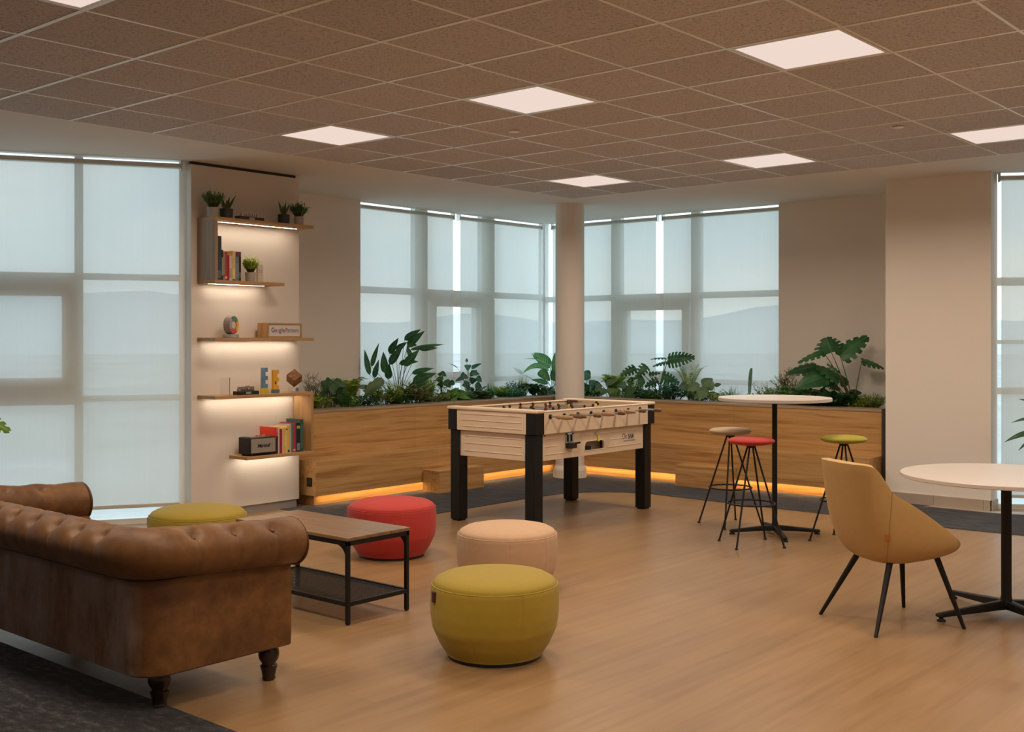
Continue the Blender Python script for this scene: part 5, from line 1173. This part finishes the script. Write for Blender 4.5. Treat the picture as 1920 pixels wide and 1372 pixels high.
def sprigs(name, label, x, y, z, h, spread, n, lm, seed=1, twigm=None, ll=0.022, lw=0.005):
    random.seed(seed); t = thing(name, label, 'plant', (x, y, z)); f, s = MB(), MB()
    for i in range(n):
        a = rnd(0, 2*PI); R = spread*rnd(0.15, 1); tip = Vector((R*math.cos(a), R*math.sin(a), h*rnd(0.55, 1))); pts = [Vector((0, 0, 0)), tip*0.5+Vector((rnd(-.02, .02), rnd(-.02, .02), 0.04*h)), tip]
        s.tube(pts, [0.003, 0.0022, 0.001], 5)
        for b in range(4):
            q0 = pts[1].lerp(tip, rnd(0.0, 0.8)); d = Vector((rnd(-1, 1), rnd(-1, 1), rnd(0.2, 1.2))).normalized(); q1 = q0+d*h*rnd(0.12, 0.25); s.tube([q0, q1], [0.0016, 0.0008], 4)
            for k in range(9):
                c = q0.lerp(q1, (k+1)/9); e_ = Vector((rnd(-1, 1), rnd(-1, 1), rnd(-.2, 1))).normalized(); leaf(f, c, c+e_*ll, lw, (0, 0, 1), 'lance', n=3)
        for k in range(10):
            c = pts[1].lerp(tip, (k+1)/10); e_ = Vector((rnd(-1, 1), rnd(-1, 1), rnd(-.1, 1))).normalized(); leaf(f, c, c+e_*ll, lw, (0, 0, 1), 'lance', n=3)
    return fin(t, f, s, lm, twigm or M_STEM2)
RT3 = Vector((RT[0], RT[1], 0)); FW3 = Vector((FW[0], FW[1], 0))
def big(name, label, base_uv, plane, leaves, lm, stm=None, z0=0.775, seed=1, jit=0.16, hub=0.0, mono=False, sr=0.0045, bow=0.12, cat='plant', up_toward=0.75):
    """plant with individually placed large leaves: measured offsets to the right and up, own depth for each leaf"""
    random.seed(seed); axis, val = plane
    g = (on_x if axis == 'x' else on_y)(base_uv[0], base_uv[1], val); d0 = depth_of(g); g.z = z0
    t = thing(name, label, cat, tuple(g)); f, s = MB(), MB()
    def loc(u, v, dd): return RT3*((u-base_uv[0])*d0/FPX)+Vector((0, 0, H-(v-V0)*d0/FPX-z0))+FW3*dd
    for L in leaves:
        (bu, bv), (tu, tv), wd = L[0], L[1], L[2]; opt = L[3] if len(L) > 3 else {}
        dd = opt.get('d', rnd(-jit, jit)); b = loc(bu, bv, dd); p = loc(tu, tv, dd+opt.get('dt', rnd(-0.08, 0.06))); w_ = wd*d0/FPX
        up = Vector((0, 0, 1))*(1-up_toward)-FW3*up_toward
        if 'up' in opt: up = RT3*opt['up'][0]+Vector((0, 0, 1))*opt['up'][1]-FW3*opt['up'][2]
        if opt.get('mono', mono): split_leaf(f, b, p, w_, up, lobes=opt.get('lobes', 6), cut=opt.get('cut', 0.54), droop=opt.get('droop', 0.06))
        else: leaf(f, b, p, w_, up, opt.get('prof', 'lance'), opt.get('droop', 0.06), opt.get('fold', 0.15), n=12)
        if opt.get('stem', True): stem_curve(s, Vector((rnd(-1, 1)*0.03, rnd(-1, 1)*0.03, 0)), b, sr, opt.get('bow', bow))
    return fin(t, f, s, lm, stm)

G_DARK = leaf_mat('leaf_dark', (0.022, 0.086, 0.036), (0.054, 0.172, 0.068), 0.36)
G_MID = leaf_mat('leaf_mid', (0.064, 0.190, 0.050), (0.134, 0.314, 0.086), 0.42)
G_LIME = leaf_mat('leaf_lime', (0.180, 0.306, 0.040), (0.360, 0.504, 0.082), 0.45)
G_OLIVE = leaf_mat('leaf_olive', (0.134, 0.190, 0.064), (0.260, 0.296, 0.108), 0.5)
G_BLUE = leaf_mat('leaf_blue', (0.032, 0.134, 0.094), (0.082, 0.252, 0.172), 0.42)
G_TEAL = leaf_mat('leaf_teal', (0.036, 0.234, 0.134), (0.090, 0.414, 0.234), 0.45)
G_GREY = leaf_mat('leaf_grey', (0.084, 0.168, 0.090), (0.156, 0.258, 0.144), 0.5, vein=(0.20, 0.24, 0.17))
G_VEIN = leaf_mat('leaf_veined', (0.032, 0.108, 0.054), (0.082, 0.198, 0.090), 0.38, vein=(0.15, 0.22, 0.12))
G_MARANTA = leaf_mat('leaf_maranta', (0.040, 0.190, 0.082), (0.090, 0.306, 0.134), 0.4, stripe=(0.42, 0.50, 0.07))
G_SNAKE = leaf_mat('leaf_snake', (0.054, 0.108, 0.040), (0.154, 0.208, 0.054), 0.4)
G_FERNP = leaf_mat('leaf_pale_fern', (0.216, 0.306, 0.108), (0.432, 0.540, 0.234), 0.5)
G_BRIGHT = leaf_mat('leaf_bright', (0.270, 0.432, 0.036), (0.576, 0.756, 0.090), 0.45)
ZS = 0.772
LXP = -1.43
def left_spot(u, x=LXP): p = on_x(u, 740, x); return p.x, p.y, ZS
def right_spot(u, y=8.62): p = on_y(u, 745, y); return p.x, p.y, ZS
def htop(v, p): return H-(v-V0)*depth_of(p)/FPX-ZS
# --- left planter, from the shelf wall towards the column
p = left_spot(588, -1.50); sprigs('sprig_shrub', 'brownish green twiggy shrub beside the shelf upright at the left end of the planter', *p, htop(694, p)*1.0, 0.17, 16, G_OLIVE, 3)
p = left_spot(597, -1.37); bush('lime_shrub', 'small lime leaved shrub at the left end of the planter by the shelves', *p, 0.17, 0.12, 26, 0.055, 0.030, G_LIME, 'ovate', 4)
p4 = lambda x, y: (560+x/6.4, 600+y/6.4)
big('heart_leaf_plant', 'dark heart leaved plant with pale veins right of the twiggy shrub', (622, 764), ('x', -1.42), [
    (p4(350, 720), p4(330, 880), 20, {'prof': 'heart'}), (p4(385, 730), p4(395, 860), 17, {'prof': 'heart'}), (p4(440, 760), p4(440, 890), 19, {'prof': 'heart'}), (p4(430, 735), p4(585, 790), 17, {'prof': 'heart', 'd': -.05}), (p4(500, 770), p4(560, 910), 18, {'prof': 'heart'}), (p4(480, 800), p4(470, 930), 17, {'prof': 'heart'}), (p4(320, 840), p4(360, 960), 16, {'prof': 'heart'}), (p4(400, 900), p4(430, 1000), 15, {'prof': 'heart'}), (p4(520, 900), p4(500, 1010), 15, {'prof': 'heart'}), (p4(360, 715), p4(300, 760), 13, {'prof': 'heart'})], G_VEIN, seed=3)
p = left_spot(652, -1.55); fern('palm_fern', 'feathery lime fern with fronds leaning right beside the heart leaved plant', *p, htop(706, p), 0.24, 11, G_LIME, 5, 15, 0.085)
p = left_spot(655, -1.36); bush('ground_cover', 'low dark green ground cover in front of the lime fern', *p, 0.14, 0.15, 34, 0.06, 0.02, G_MID, 'lance', 6)
big('arrow_leaf_plant', 'grey green plant with long hanging arrow leaves left of the tall paddle leaved plant', (706, 757), ('x', -1.40), [
    (p4(1020, 700), p4(785, 950), 20, {'prof': 'heart'}), (p4(930, 740), p4(820, 900), 15, {'prof': 'heart'}), (p4(940, 850), p4(930, 990), 14, {'prof': 'heart'}), (p4(880, 810), p4(690, 790), 10, {}), (p4(900, 900), p4(740, 850), 10, {}), (p4(860, 960), p4(960, 940), 12, {})], G_GREY, seed=4)
p = left_spot(722, -1.38); bush('variegated_shrub', 'bushy yellow green shrub with fine leaves below the tall paddle leaved plant', *p, 0.22, 0.19, 60, 0.075, 0.016, G_LIME, 'lance', 7)
P_ = [((865, 655), (795, 350), 72), ((895, 555), (990, 272), 62), ((900, 695), (958, 475), 72), ((1050, 635), (1025, 378), 95), ((1098, 700), (1108, 515), 92), ((1097, 402), (1212, 212), 92), ((1110, 530), (1270, 300), 100),
      ((1275, 240), (1472, 110), 85), ((1290, 318), (1502, 128), 100), ((1150, 370), (1290, 262), 80), ((1335, 357), (1745, 290), 55), ((1450, 350), (1670, 335), 70), ((1285, 548), (1460, 352), 105), ((1335, 445), (1285, 305), 60), ((1205, 520), (1440, 497), 80), ((1358, 640), (1622, 578), 72), ((1385, 735), (1668, 630), 118), ((1330, 800), (1560, 740), 90), ((1310, 300), (1430, 300), 80)]
big('paddle_leaf_plant', 'tall plant with long dark paddle shaped leaves, tallest in the left planter', (p4(1195, 900)[0], 752), ('x', -1.52), [(p4(*a), p4(*b), c/6.4*0.98, {'prof': 'lance', 'fold': 0.22}) for a, b, c in P_], G_DARK, M_STEM, seed=8, sr=0.004, bow=0.10)
p = left_spot(775, -1.36); bush('mixed_shrub', 'grey green trailing shrub in front of the tall paddle leaved plant', *p, 0.20, 0.20, 55, 0.085, 0.034, G_OLIVE, 'ovate', 9)
p = left_spot(800, -1.55); bush('lime_shrub', 'lime green loose shrub right of the tall paddle leaved plant', *p, 0.27, 0.18, 46, 0.07, 0.02, G_LIME, 'lance', 10)
p = left_spot(745, -1.33); fern('fine_fern', 'fine pale sprigged fern under the tall paddle leaved plant', *p, 0.20, 0.16, 12, G_FERNP, 31, 14, 0.04)
p5 = lambda x, y: (800+x/7.385, 600+y/7.385)
big('ivy_plant', 'dark trailing leaved plant between the two tall plants of the left planter', (830, 752), ('x', -1.48), [
    (p5(190, 720), p5(275, 780), 10, {}), (p5(200, 780), p5(240, 830), 9, {}), (p5(140, 800), p5(220, 880), 10, {'prof': 'heart'}), (p5(260, 830), p5(340, 930), 15, {'prof': 'ovate'}), (p5(190, 720), p5(200, 770), 8, {}), (p5(180, 860), p5(230, 930), 13, {'prof': 'heart'}), (p5(330, 850), p5(400, 880), 11, {})], G_DARK, seed=12)
big('broad_leaf_plant', 'plant with broad ribbed green leaves at the planter edge behind the foosball table', (850, 752), ('x', -1.36), [
    (p5(370, 1030), p5(450, 930), 12, {}), (p5(400, 1010), p5(620, 1085), 12, {}), (p5(380, 1000), p5(600, 1020), 11, {}), (p5(340, 1040), p5(290, 950), 12, {}), (p5(380, 1060), p5(420, 1110), 14, {}), (p5(330, 1060), p5(400, 940), 13, {}), (p5(350, 1080), p5(540, 1100), 12, {}), (p5(300, 1060), p5(180, 1040), 14, {}), (p5(310, 1090), p5(230, 1110), 12, {})], G_MID, seed=13)
big('vine_plant', 'upright plant with rounded blue green leaves on thin stalks left of the column', (878, 748), ('x', -1.50), [
    (p5(440, 665), p5(297, 592), 6, {'up': (0, 1, .15)}), (p5(575, 615), p5(575, 705), 13, {'prof': 'heart'}), (p5(560, 580), p5(553, 525), 5, {}), (p5(625, 660), p5(768, 597), 8, {'prof': 'ovate'}), (p5(610, 720), p5(735, 750), 11, {'prof': 'ovate'}), (p5(600, 770), p5(700, 690), 9, {'prof': 'ovate'}), (p5(570, 770), p5(470, 800), 10, {'prof': 'heart'}), (p5(520, 790), p5(385, 855), 9, {'prof': 'ovate'}), (p5(690, 790), p5(760, 860), 12, {'prof': 'heart'}), (p5(650, 800), p5(620, 890), 14, {'prof': 'heart'}), (p5(590, 900), p5(480, 910), 14, {'prof': 'ovate'}), (p5(680, 880), p5(770, 940), 13, {'prof': 'heart'}), (p5(600, 930), p5(560, 1000), 14, {'prof': 'heart'}), (p5(560, 850), p5(520, 930), 12, {'prof': 'heart'}), (p5(700, 930), p5(760, 1000), 13, {'prof': 'heart'}), (p5(480, 740), p5(540, 770), 9, {'prof': 'heart'})], G_BLUE, seed=14, sr=0.0028)
p = left_spot(892, -1.35); bush('hanging_leaf_plant', 'olive ribbed leaved plant drooping over the planter edge', *p, 0.13, 0.14, 22, 0.075, 0.045, G_GREY, 'ovate', 15)
p = left_spot(918, -1.42); grass('grass_tuft', 'tall green grass tuft left of the small teal shrub', *p, 0.26, 0.17, 85, G_MID, 0.010, 16)
p = left_spot(941, -1.45); bush('lime_rosette', 'small bright lime leaved rosette right of the tall grass tuft', *p, 0.15, 0.10, 20, 0.065, 0.04, G_BRIGHT, 'ovate', 17)
p = left_spot(955, -1.38); bush('teal_shrub', 'small leaved teal green shrub near the column', *p, 0.15, 0.18, 95, 0.024, 0.013, G_TEAL, 'ovate', 18, per=8)
p = left_spot(966, -1.55); bush('dense_teal_shrub', 'dense blue teal shrub behind the small leaved teal shrub', *p, 0.20, 0.14, 60, 0.028, 0.014, G_BLUE, 'ovate', 19, per=8)
p = left_spot(981, -1.50); grass('spiky_tuft', 'spiky pale tipped grass tuft below the striped leaf plant', *p, 0.33, 0.20, 95, G_LIME, 0.008, 20)
p = left_spot(1000, -1.38); fern('drooping_fern', 'dark fern drooping to the planter edge beside the column', *p, 0.19, 0.24, 12, G_DARK, 21, 18, 0.06, 0.9)
p = left_spot(1030, -1.40); bush('dark_ground_cover', 'dark low foliage at the foot of the column in the left planter', *p, 0.13, 0.16, 40, 0.05, 0.022, G_DARK, 'lance', 22)
big('striped_leaf_plant', 'plant with large arching leaves striped in yellow left of the column', (1038, 745), ('x', -1.60), [
    (p5(1715, 660), p5(1445, 462), 24, {'droop': 0.22, 'prof': 'ovate', 'up': (-.55, .7, .5)}), (p5(1700, 700), p5(1325, 745), 23, {'droop': 0.25, 'prof': 'ovate', 'up': (-.2, .9, .5)}), (p5(1700, 640), p5(1335, 540), 11, {'droop': 0.12, 'up': (-.2, 1, .2)}), (p5(1560, 690), p5(1700, 835), 19, {'prof': 'ovate'}), (p5(1785, 720), p5(1778, 450), 16, {'prof': 'ovate'}), (p5(1780, 850), p5(1770, 600), 17, {'prof': 'ovate'}), (p5(1690, 885), p5(1445, 832), 10, {'droop': 0.15}), (p5(1335, 750), p5(1192, 655), 7, {}), (p5(1800, 800), p5(1930, 640), 20, {'prof': 'ovate'}), (p5(1810, 780), p5(1990, 760), 20, {'prof': 'ovate'})], G_MARANTA, seed=23, sr=0.004)
# --- right planter, from the column towards the pier
p6 = lambda x, y: (1080+x/6.4, 620+y/6.4)
big('round_leaf_plant', 'glossy broad leaved plant just right of the column', (1100, 742), ('y', 8.72), [
    (p6(115, 480), p6(165, 590), 16, {'prof': 'ovate'}), (p6(130, 590), p6(110, 480), 15, {'prof': 'ovate'}), (p6(150, 640), p6(240, 600), 14, {'prof': 'ovate'}), (p6(120, 640), p6(130, 740), 18, {'prof': 'ovate'}), (p6(180, 640), p6(230, 720), 17, {'prof': 'ovate'}), (p6(200, 640), p6(310, 660), 15, {'prof': 'ovate'}), (p6(100, 700), p6(60, 600), 16, {'prof': 'ovate'})], G_BLUE, seed=24)
p = right_spot(1150, 8.80); fern('lime_fern', 'lime green fern behind the crinkled leaves right of the column', *p, htop(702, p), 0.26, 14, G_LIME, 25, 14, 0.08)
big('crinkled_leaf_plant', 'plant with two large grey green crinkled leaves hanging over the right planter edge', (1142, 744), ('y', 8.58), [
    (p6(330, 690), p6(290, 785), 24, {'prof': 'heart'}), (p6(440, 680), p6(430, 790), 27, {'prof': 'heart'}), (p6(360, 640), p6(520, 585), 12, {}), (p6(300, 640), p6(250, 720), 13, {'prof': 'ovate'}), (p6(480, 700), p6(520, 780), 15, {'prof': 'heart'})], G_GREY, seed=26)
big('dark_rosette_plant', 'dark broad leaved plant around a lime rosette, left of the split leaf plant', (1188, 746), ('y', 8.60), [
    (p6(700, 620), p6(610, 620), 20, {'prof': 'ovate'}), (p6(720, 590), p6(820, 620), 22, {'prof': 'ovate'}), (p6(700, 600), p6(690, 560), 22, {'prof': 'ovate'}), (p6(690, 690), p6(590, 800), 25, {'prof': 'heart'}), (p6(740, 700), p6(760, 800), 26, {'prof': 'heart'}), (p6(640, 680), p6(560, 740), 18, {'prof': 'heart'}), (p6(780, 740), p6(900, 800), 18, {'prof': 'ovate'}), (p6(660, 720), p6(640, 800), 22, {'prof': 'heart'}), (p6(600, 650), p6(480, 660), 14, {'prof': 'ovate'})], G_VEIN, seed=27)
p = right_spot(1190, 8.56); bush('lime_nettle', 'lime nettle like rosette on the dark broad leaved plant', *p, 0.235, 0.08, 18, 0.05, 0.026, G_LIME, 'ovate', 28)
big('split_leaf_plant', 'medium split leaf monstera in the middle of the right planter', (1236, 748), ('y', 8.74), [
    (p6(1105, 350), p6(1400, 318), 34, {'lobes': 8, 'dt': -0.1, 'up': (.1, .45, .9)}), (p6(715, 445), p6(535, 530), 20, {'lobes': 5}), (p6(830, 415), p6(705, 555), 22, {'lobes': 5}), (p6(1105, 330), p6(915, 345), 13, {'lobes': 5, 'up': (0, .9, .3)}), (p6(1110, 378), p6(935, 428), 13, {'lobes': 5, 'up': (0, .8, .5)}), (p6(1035, 540), p6(1235, 630), 25, {'lobes': 6}), (p6(880, 520), p6(1010, 510), 10, {'lobes': 4}), (p6(980, 590), p6(830, 670), 18, {'lobes': 5})], G_DARK, seed=29, mono=True, sr=0.005, bow=0.16)
p = right_spot(1262, 8.62); bush('blue_shrub', 'dark blue green shrub right of the medium monstera stems', *p, 0.20, 0.19, 48, 0.065, 0.030, G_BLUE, 'ovate', 30)
p = right_spot(1225, 8.56); bush('fine_ground_cover', 'fine dark ground cover at the stems of the medium monstera', *p, 0.12, 0.17, 50, 0.04, 0.014, G_MID, 'lance', 32)
p = right_spot(1292, 8.72); fern('pale_fern', 'pale upright fern with small leaflets right of the medium monstera', *p, htop(683, p), 0.26, 13, G_FERNP, 33, 20, 0.036, 0.1)
big('veined_leaf_plant', 'plant with curved grey green veined leaves left of the grass by the tall table', (1335, 750), ('y', 8.60), [
    (p6(1515, 660), p6(1645, 575), 20, {'prof': 'ovate', 'droop': 0.15}), (p6(1600, 640), p6(1660, 720), 22, {'prof': 'ovate'}), (p6(1560, 690), p6(1390, 815), 20, {'prof': 'lance'}), (p6(1470, 640), p6(1320, 720), 16, {}), (p6(1500, 720), p6(1440, 820), 20, {'prof': 'ovate'}), (p6(1680, 665), p6(1775, 645), 8, {}), (p6(1340, 650), p6(1240, 690), 18, {'prof': 'ovate'}), (p6(1600, 740), p6(1640, 810), 16, {'prof': 'ovate'})], G_GREY, seed=34)
p7 = lambda x, y: (1360+x/6.194, 600+y/6.194)
p = right_spot(1310, 8.60); bush('green_shrub', 'small mid green shrub at the planter edge under the pale fern', *p, 0.15, 0.15, 40, 0.055, 0.024, G_MID, 'ovate', 35)
p = right_spot(1372, 8.66); grass('thin_grass_tuft', 'thin grass tuft behind the left rim of the tall white table', *p, 0.25, 0.22, 90, G_MID, 0.007, 36)
p = right_spot(1405, 8.66); fern('sword_fern', 'single upright sword fern behind the tall white table', *p, htop(697, p)*1.25, 0.04, 1, G_MID, 37, 30, 0.060, 0.0)
p = right_spot(1396, 8.58); fern('low_fern', 'low spreading fern at the base of the sword fern', *p, 0.13, 0.22, 12, G_MID, 38, 16, 0.05, 0.7)
p = right_spot(1440, 8.70); sprigs('heather_shrub', 'greyish twiggy shrub behind the tall white table', *p, 0.27, 0.20, 14, G_OLIVE, 39)
p = right_spot(1452, 8.60); bush('bright_shrub', 'bright narrow leaved shrub in front of the greyish twiggy shrub', *p, 0.18, 0.16, 46, 0.065, 0.014, G_LIME, 'lance', 40)
p = right_spot(1472, 8.78); sprigs('rosemary_shrub', 'tall rosemary like shrub at the window edge', *p, htop(690, p), 0.14, 14, G_OLIVE, 41, None, 0.03, 0.007)
p = right_spot(1492, 8.60); bush('dark_shrub', 'dark green shrub left under the large monstera', *p, 0.21, 0.20, 55, 0.07, 0.028, G_MID, 'lance', 42)
big('monstera', 'large monstera with split leaves at the right end of the planter', (1602, 757), ('y', 8.66), [
    (p7(1215, 375), p7(1160, 205), 62, {'lobes': 5, 'cut': 0.36, 'up': (.1, .25, 1), 'd': -0.05}), (p7(1345, 420), p7(1670, 195), 44, {'lobes': 5, 'cut': 0.36, 'up': (-.35, .5, .8)}), (p7(1110, 370), p7(818, 492), 24, {'lobes': 5, 'cut': .45, 'up': (-.25, .8, .5)}), (p7(1590, 470), p7(1850, 560), 26, {'lobes': 5, 'cut': 0.4, 'up': (.2, .8, .6)}), (p7(1080, 540), p7(770, 620), 36, {'lobes': 5, 'cut': 0.32, 'up': (-.2, .7, .6)}),
    (p7(1180, 650), p7(800, 800), 42, {'mono': False, 'prof': 'heart', 'up': (-.3, .5, .8)}), (p7(1330, 680), p7(1060, 540), 36, {'lobes': 5, 'cut': 0.3, 'up': (-.2, .8, .6)}), (p7(1290, 620), p7(1170, 510), 10, {'lobes': 4}), (p7(1420, 780), p7(1370, 640), 18, {'mono': False, 'prof': 'lance'}), (p7(1230, 720), p7(1330, 800), 24, {'lobes': 5, 'cut': .4}), (p7(1440, 850), p7(1610, 850), 14, {'mono': False}), (p7(1100, 680), p7(1250, 760), 26, {'mono': False, 'prof': 'ovate'})], G_DARK, M_STEM, seed=43, mono=True, sr=0.0062, bow=0.06, jit=0.10)
p = right_spot(1560, 8.58); bush('broad_ground_cover', 'dark broad leaved ground cover under the large monstera', *p, 0.17, 0.22, 46, 0.10, 0.06, G_DARK, 'ovate', 44)
p = right_spot(1515, 8.56); bush('leafy_ground_cover', 'leafy dark ground cover behind the right rim of the tall white table', *p, 0.15, 0.20, 40, 0.085, 0.045, G_MID, 'ovate', 47)
p = on_y(1632, 752, 8.66); bush('yellow_green_shrub', 'fine yellow green shrub at the right end of the planter by the pier', p.x, p.y, ZS, 0.16, 0.15, 75, 0.045, 0.010, G_LIME, 'lance', 45, per=7)
p = on_y(1610, 752, 8.56); bush('small_lime_shrub', 'small lime shrub left of the fine yellow green shrub', p.x, p.y, ZS, 0.10, 0.10, 40, 0.04, 0.010, G_LIME, 'lance', 46, per=6)
# --- low filler plants along the planter fronts
for u, lm, pr_, ll, lw, sd, lab in ((690, G_DARK, 'lance', .06, .018, 61, 'low dark filler plant left of the hanging arrow leaves'), (748, G_MID, 'ovate', .06, .03, 62, 'low green filler plant under the middle of the tall paddle leaved plant'),
        (812, G_OLIVE, 'lance', .07, .018, 63, 'low olive filler plant under the right leaves of the tall paddle leaved plant'), (838, G_LIME, 'lance', .06, .014, 64, 'low lime filler plant left of the broad ribbed leaves'),
        (868, G_MID, 'ovate', .05, .03, 65, 'low green filler plant at the foot of the upright blue green plant'), (905, G_DARK, 'lance', .06, .02, 66, 'low dark filler plant left of the tall grass tuft'), (1012, G_MID, 'lance', .06, .016, 67, 'low green filler plant under the striped leaves by the column')):
    p = left_spot(u, -1.345); bush('filler_plant', lab, *p, 0.125, 0.13, 30, ll, lw, lm, pr_, sd)
for u, lm, pr_, ll, lw, sd, lab in ((1112, G_MID, 'ovate', .06, .03, 71, 'low green filler plant just right of the column foot'), (1166, G_LIME, 'lance', .06, .016, 72, 'low lime filler plant right of the crinkled leaves'),
        (1212, G_DARK, 'ovate', .07, .035, 73, 'low dark filler plant left of the medium monstera stems'), (1248, G_MID, 'lance', .05, .014, 74, 'low green filler plant right of the medium monstera stems'), (1352, G_LIME, 'lance', .07, .013, 75, 'low lime filler plant left of the tall white table rim'),
        (1425, G_MID, 'lance', .06, .016, 76, 'low green filler plant right of the sword fern'), (1535, G_MID, 'ovate', .07, .04, 77, 'low green filler plant below the large undivided monstera leaf'), (1580, G_DARK, 'ovate', .08, .045, 78, 'low dark filler plant at the foot of the large monstera')):
    p = right_spot(u, 8.56); bush('filler_plant', lab, *p, 0.125, 0.13, 30, ll, lw, lm, pr_, sd)
# --- potted plants on the shelves
def pot(t, r0, r1, h, m, lip=True):
    MB().lathe([(0, 0), (r0, 0), (r1, h-0.004), (r1, h), (r1-0.006, h), (r1-0.008, h-0.012), (0, h-0.013)], 36).build('pot', m, t, smooth=True, angle=40)
    MB().lathe([(0, h-0.0135), (r1-0.008, h-0.0135), (0, h-0.010)], 24).build('soil', M_SOIL, t)
def shelf_bush(label, x, y, z, pr, ph, h, spread, n, lm, seed, ll=0.034, lw=0.0075):
    n, spread = int(n*2.1), spread*0.92
    t = bush('potted_plant', label, x, y, z, h, spread, n, ll, lw, lm, 'lance', seed, 'potted plants on the wall shelves', per=7, upbias=1.0)
    for c in t.children: c.location = (0, 0, ph-0.012)
    pot(t, pr*0.88, pr, ph, M_CREAM_POT)
def snake(label, x, y, z, pr, ph, leaves, seed):
    random.seed(seed); t = thing('snake_plant', label, 'plant', (x, y, z), 0, 'snake plants in dark pots'); f = MB()
    for r, hh, dep_ in leaves: leaf(f, Vector((0, 0, ph-0.01))+RT3*r*0.15, Vector((0, 0, ph-0.01+hh))+RT3*r+FW3*dep_, 0.022, -FW3+Vector((0, 0, .3)), 'lance', 0.04, 0.35, n=8)
    fin(t, f, MB(), G_SNAKE); pot(t, pr*0.94, pr, ph, plain('charcoal_pot', (0.028, 0.026, 0.025), 0.6))
def sy_(u, x): return on_x(u, 600, x).y
shelf_bush('bushy green plant in a grey pot at the left end of the top shelf', -0.70, sy_(399, -0.70), Z1, 0.045, 0.078, 0.15, 0.10, 44, G_MID, 51)
snake('snake plant in a dark pot beside the left bushy plant on the top shelf', -0.70, sy_(424.5, -0.70), Z1, 0.053, 0.078, [(-.035, .10, 0), (.0, .09, .02), (.085, .125, -.01), (.03, .07, 0), (-.05, .07, .02), (.02, .115, .03)], 52)
snake('snake plant in a dark pot right of the lettered trophy on the top shelf', -0.70, sy_(532, -0.70), Z1, 0.050, 0.080, [(-.045, .125, 0), (-.01, .095, .01), (.02, .12, .0), (.05, .11, .02), (.0, .07, -.02), (-.03, .08, .02)], 53)
shelf_bush('bushy green plant in a grey pot at the right end of the top shelf', -0.70, sy_(560.5, -0.70), Z1, 0.043, 0.075, 0.13, 0.095, 42, G_MID, 54)
shelf_bush('bright yellow green plant in a grey pot beside the books on the upper shelf unit', -0.70, sy_(469.5, -0.70), Z2, 0.045, 0.078, 0.14, 0.080, 46, G_BRIGHT, 55, 0.034, 0.0075)
# --- plants cut by the edges of the photo
def at_d(u, d): p = np.array([CX, CY])+d*(FW+RT*(u-U0)/FPX); return float(p[0]), float(p[1])
x, y = at_d(-70, 7.4)
t = thing('floor_plant', 'monstera leaf reaching in at the left edge in front of the far left blind', 'plant', (x, y, 0)); f, s = MB(), MB(); k = 7.4/FPX
for (r0, v0_), (r1, v1_), wd in (((30, 778), (92, 808), 34), ((20, 720), (52, 690), 40), ((-10, 700), (-60, 650), 45), ((-20, 800), (-90, 850), 40)):
    b = RT3*(r0*k)+Vector((0, 0, H-(v0_-V0)*k)); q = RT3*(r1*k*0.94)+Vector((0, 0, H-(v1_-V0)*k)); split_leaf(f, b, q, wd*k, -FW3*0.8+Vector((0, 0, .5)), 5, 0.05, 0.45); stem_curve(s, Vector((0, 0, 0.30)), b, 0.006, 0.1)
fin(t, f, s, leaf_mat('leaf_backlit', (0.126, 0.252, 0.026), (0.216, 0.396, 0.054), 0.4)); pot(t, 0.15, 0.19, 0.32, M_CREAM_POT)
x, y = at_d(1975, 9.0)
t = thing('floor_plant', 'long leaved plant reaching in at the right edge in front of the blind', 'plant', (x, y, 0)); f, s = MB(), MB(); k = 9.0/FPX
for (r0, v0_), (r1, v1_), wd in (((-40, 758), (-66, 748), 6), ((-30, 785), (-80, 793), 8), ((-35, 810), (-92, 829), 12), ((-42, 825), (-66, 845), 6), ((-10, 740), (-30, 690), 14), ((10, 760), (60, 720), 14), ((10, 800), (70, 830), 14), ((0, 730), (20, 680), 12)):
    b = RT3*(r0*k)+Vector((0, 0, H-(v0_-V0)*k)); q = RT3*(r1*k)+Vector((0, 0, H-(v1_-V0)*k)); leaf(f, b, q, wd*k, -FW3*0.6+Vector((0, 0, .6)), 'lance', 0.1, 0.2, 10); stem_curve(s, Vector((0, 0, 0.30)), b, 0.005, 0.1)
fin(t, f, s, G_DARK); pot(t, 0.14, 0.17, 0.32, M_CREAM_POT)
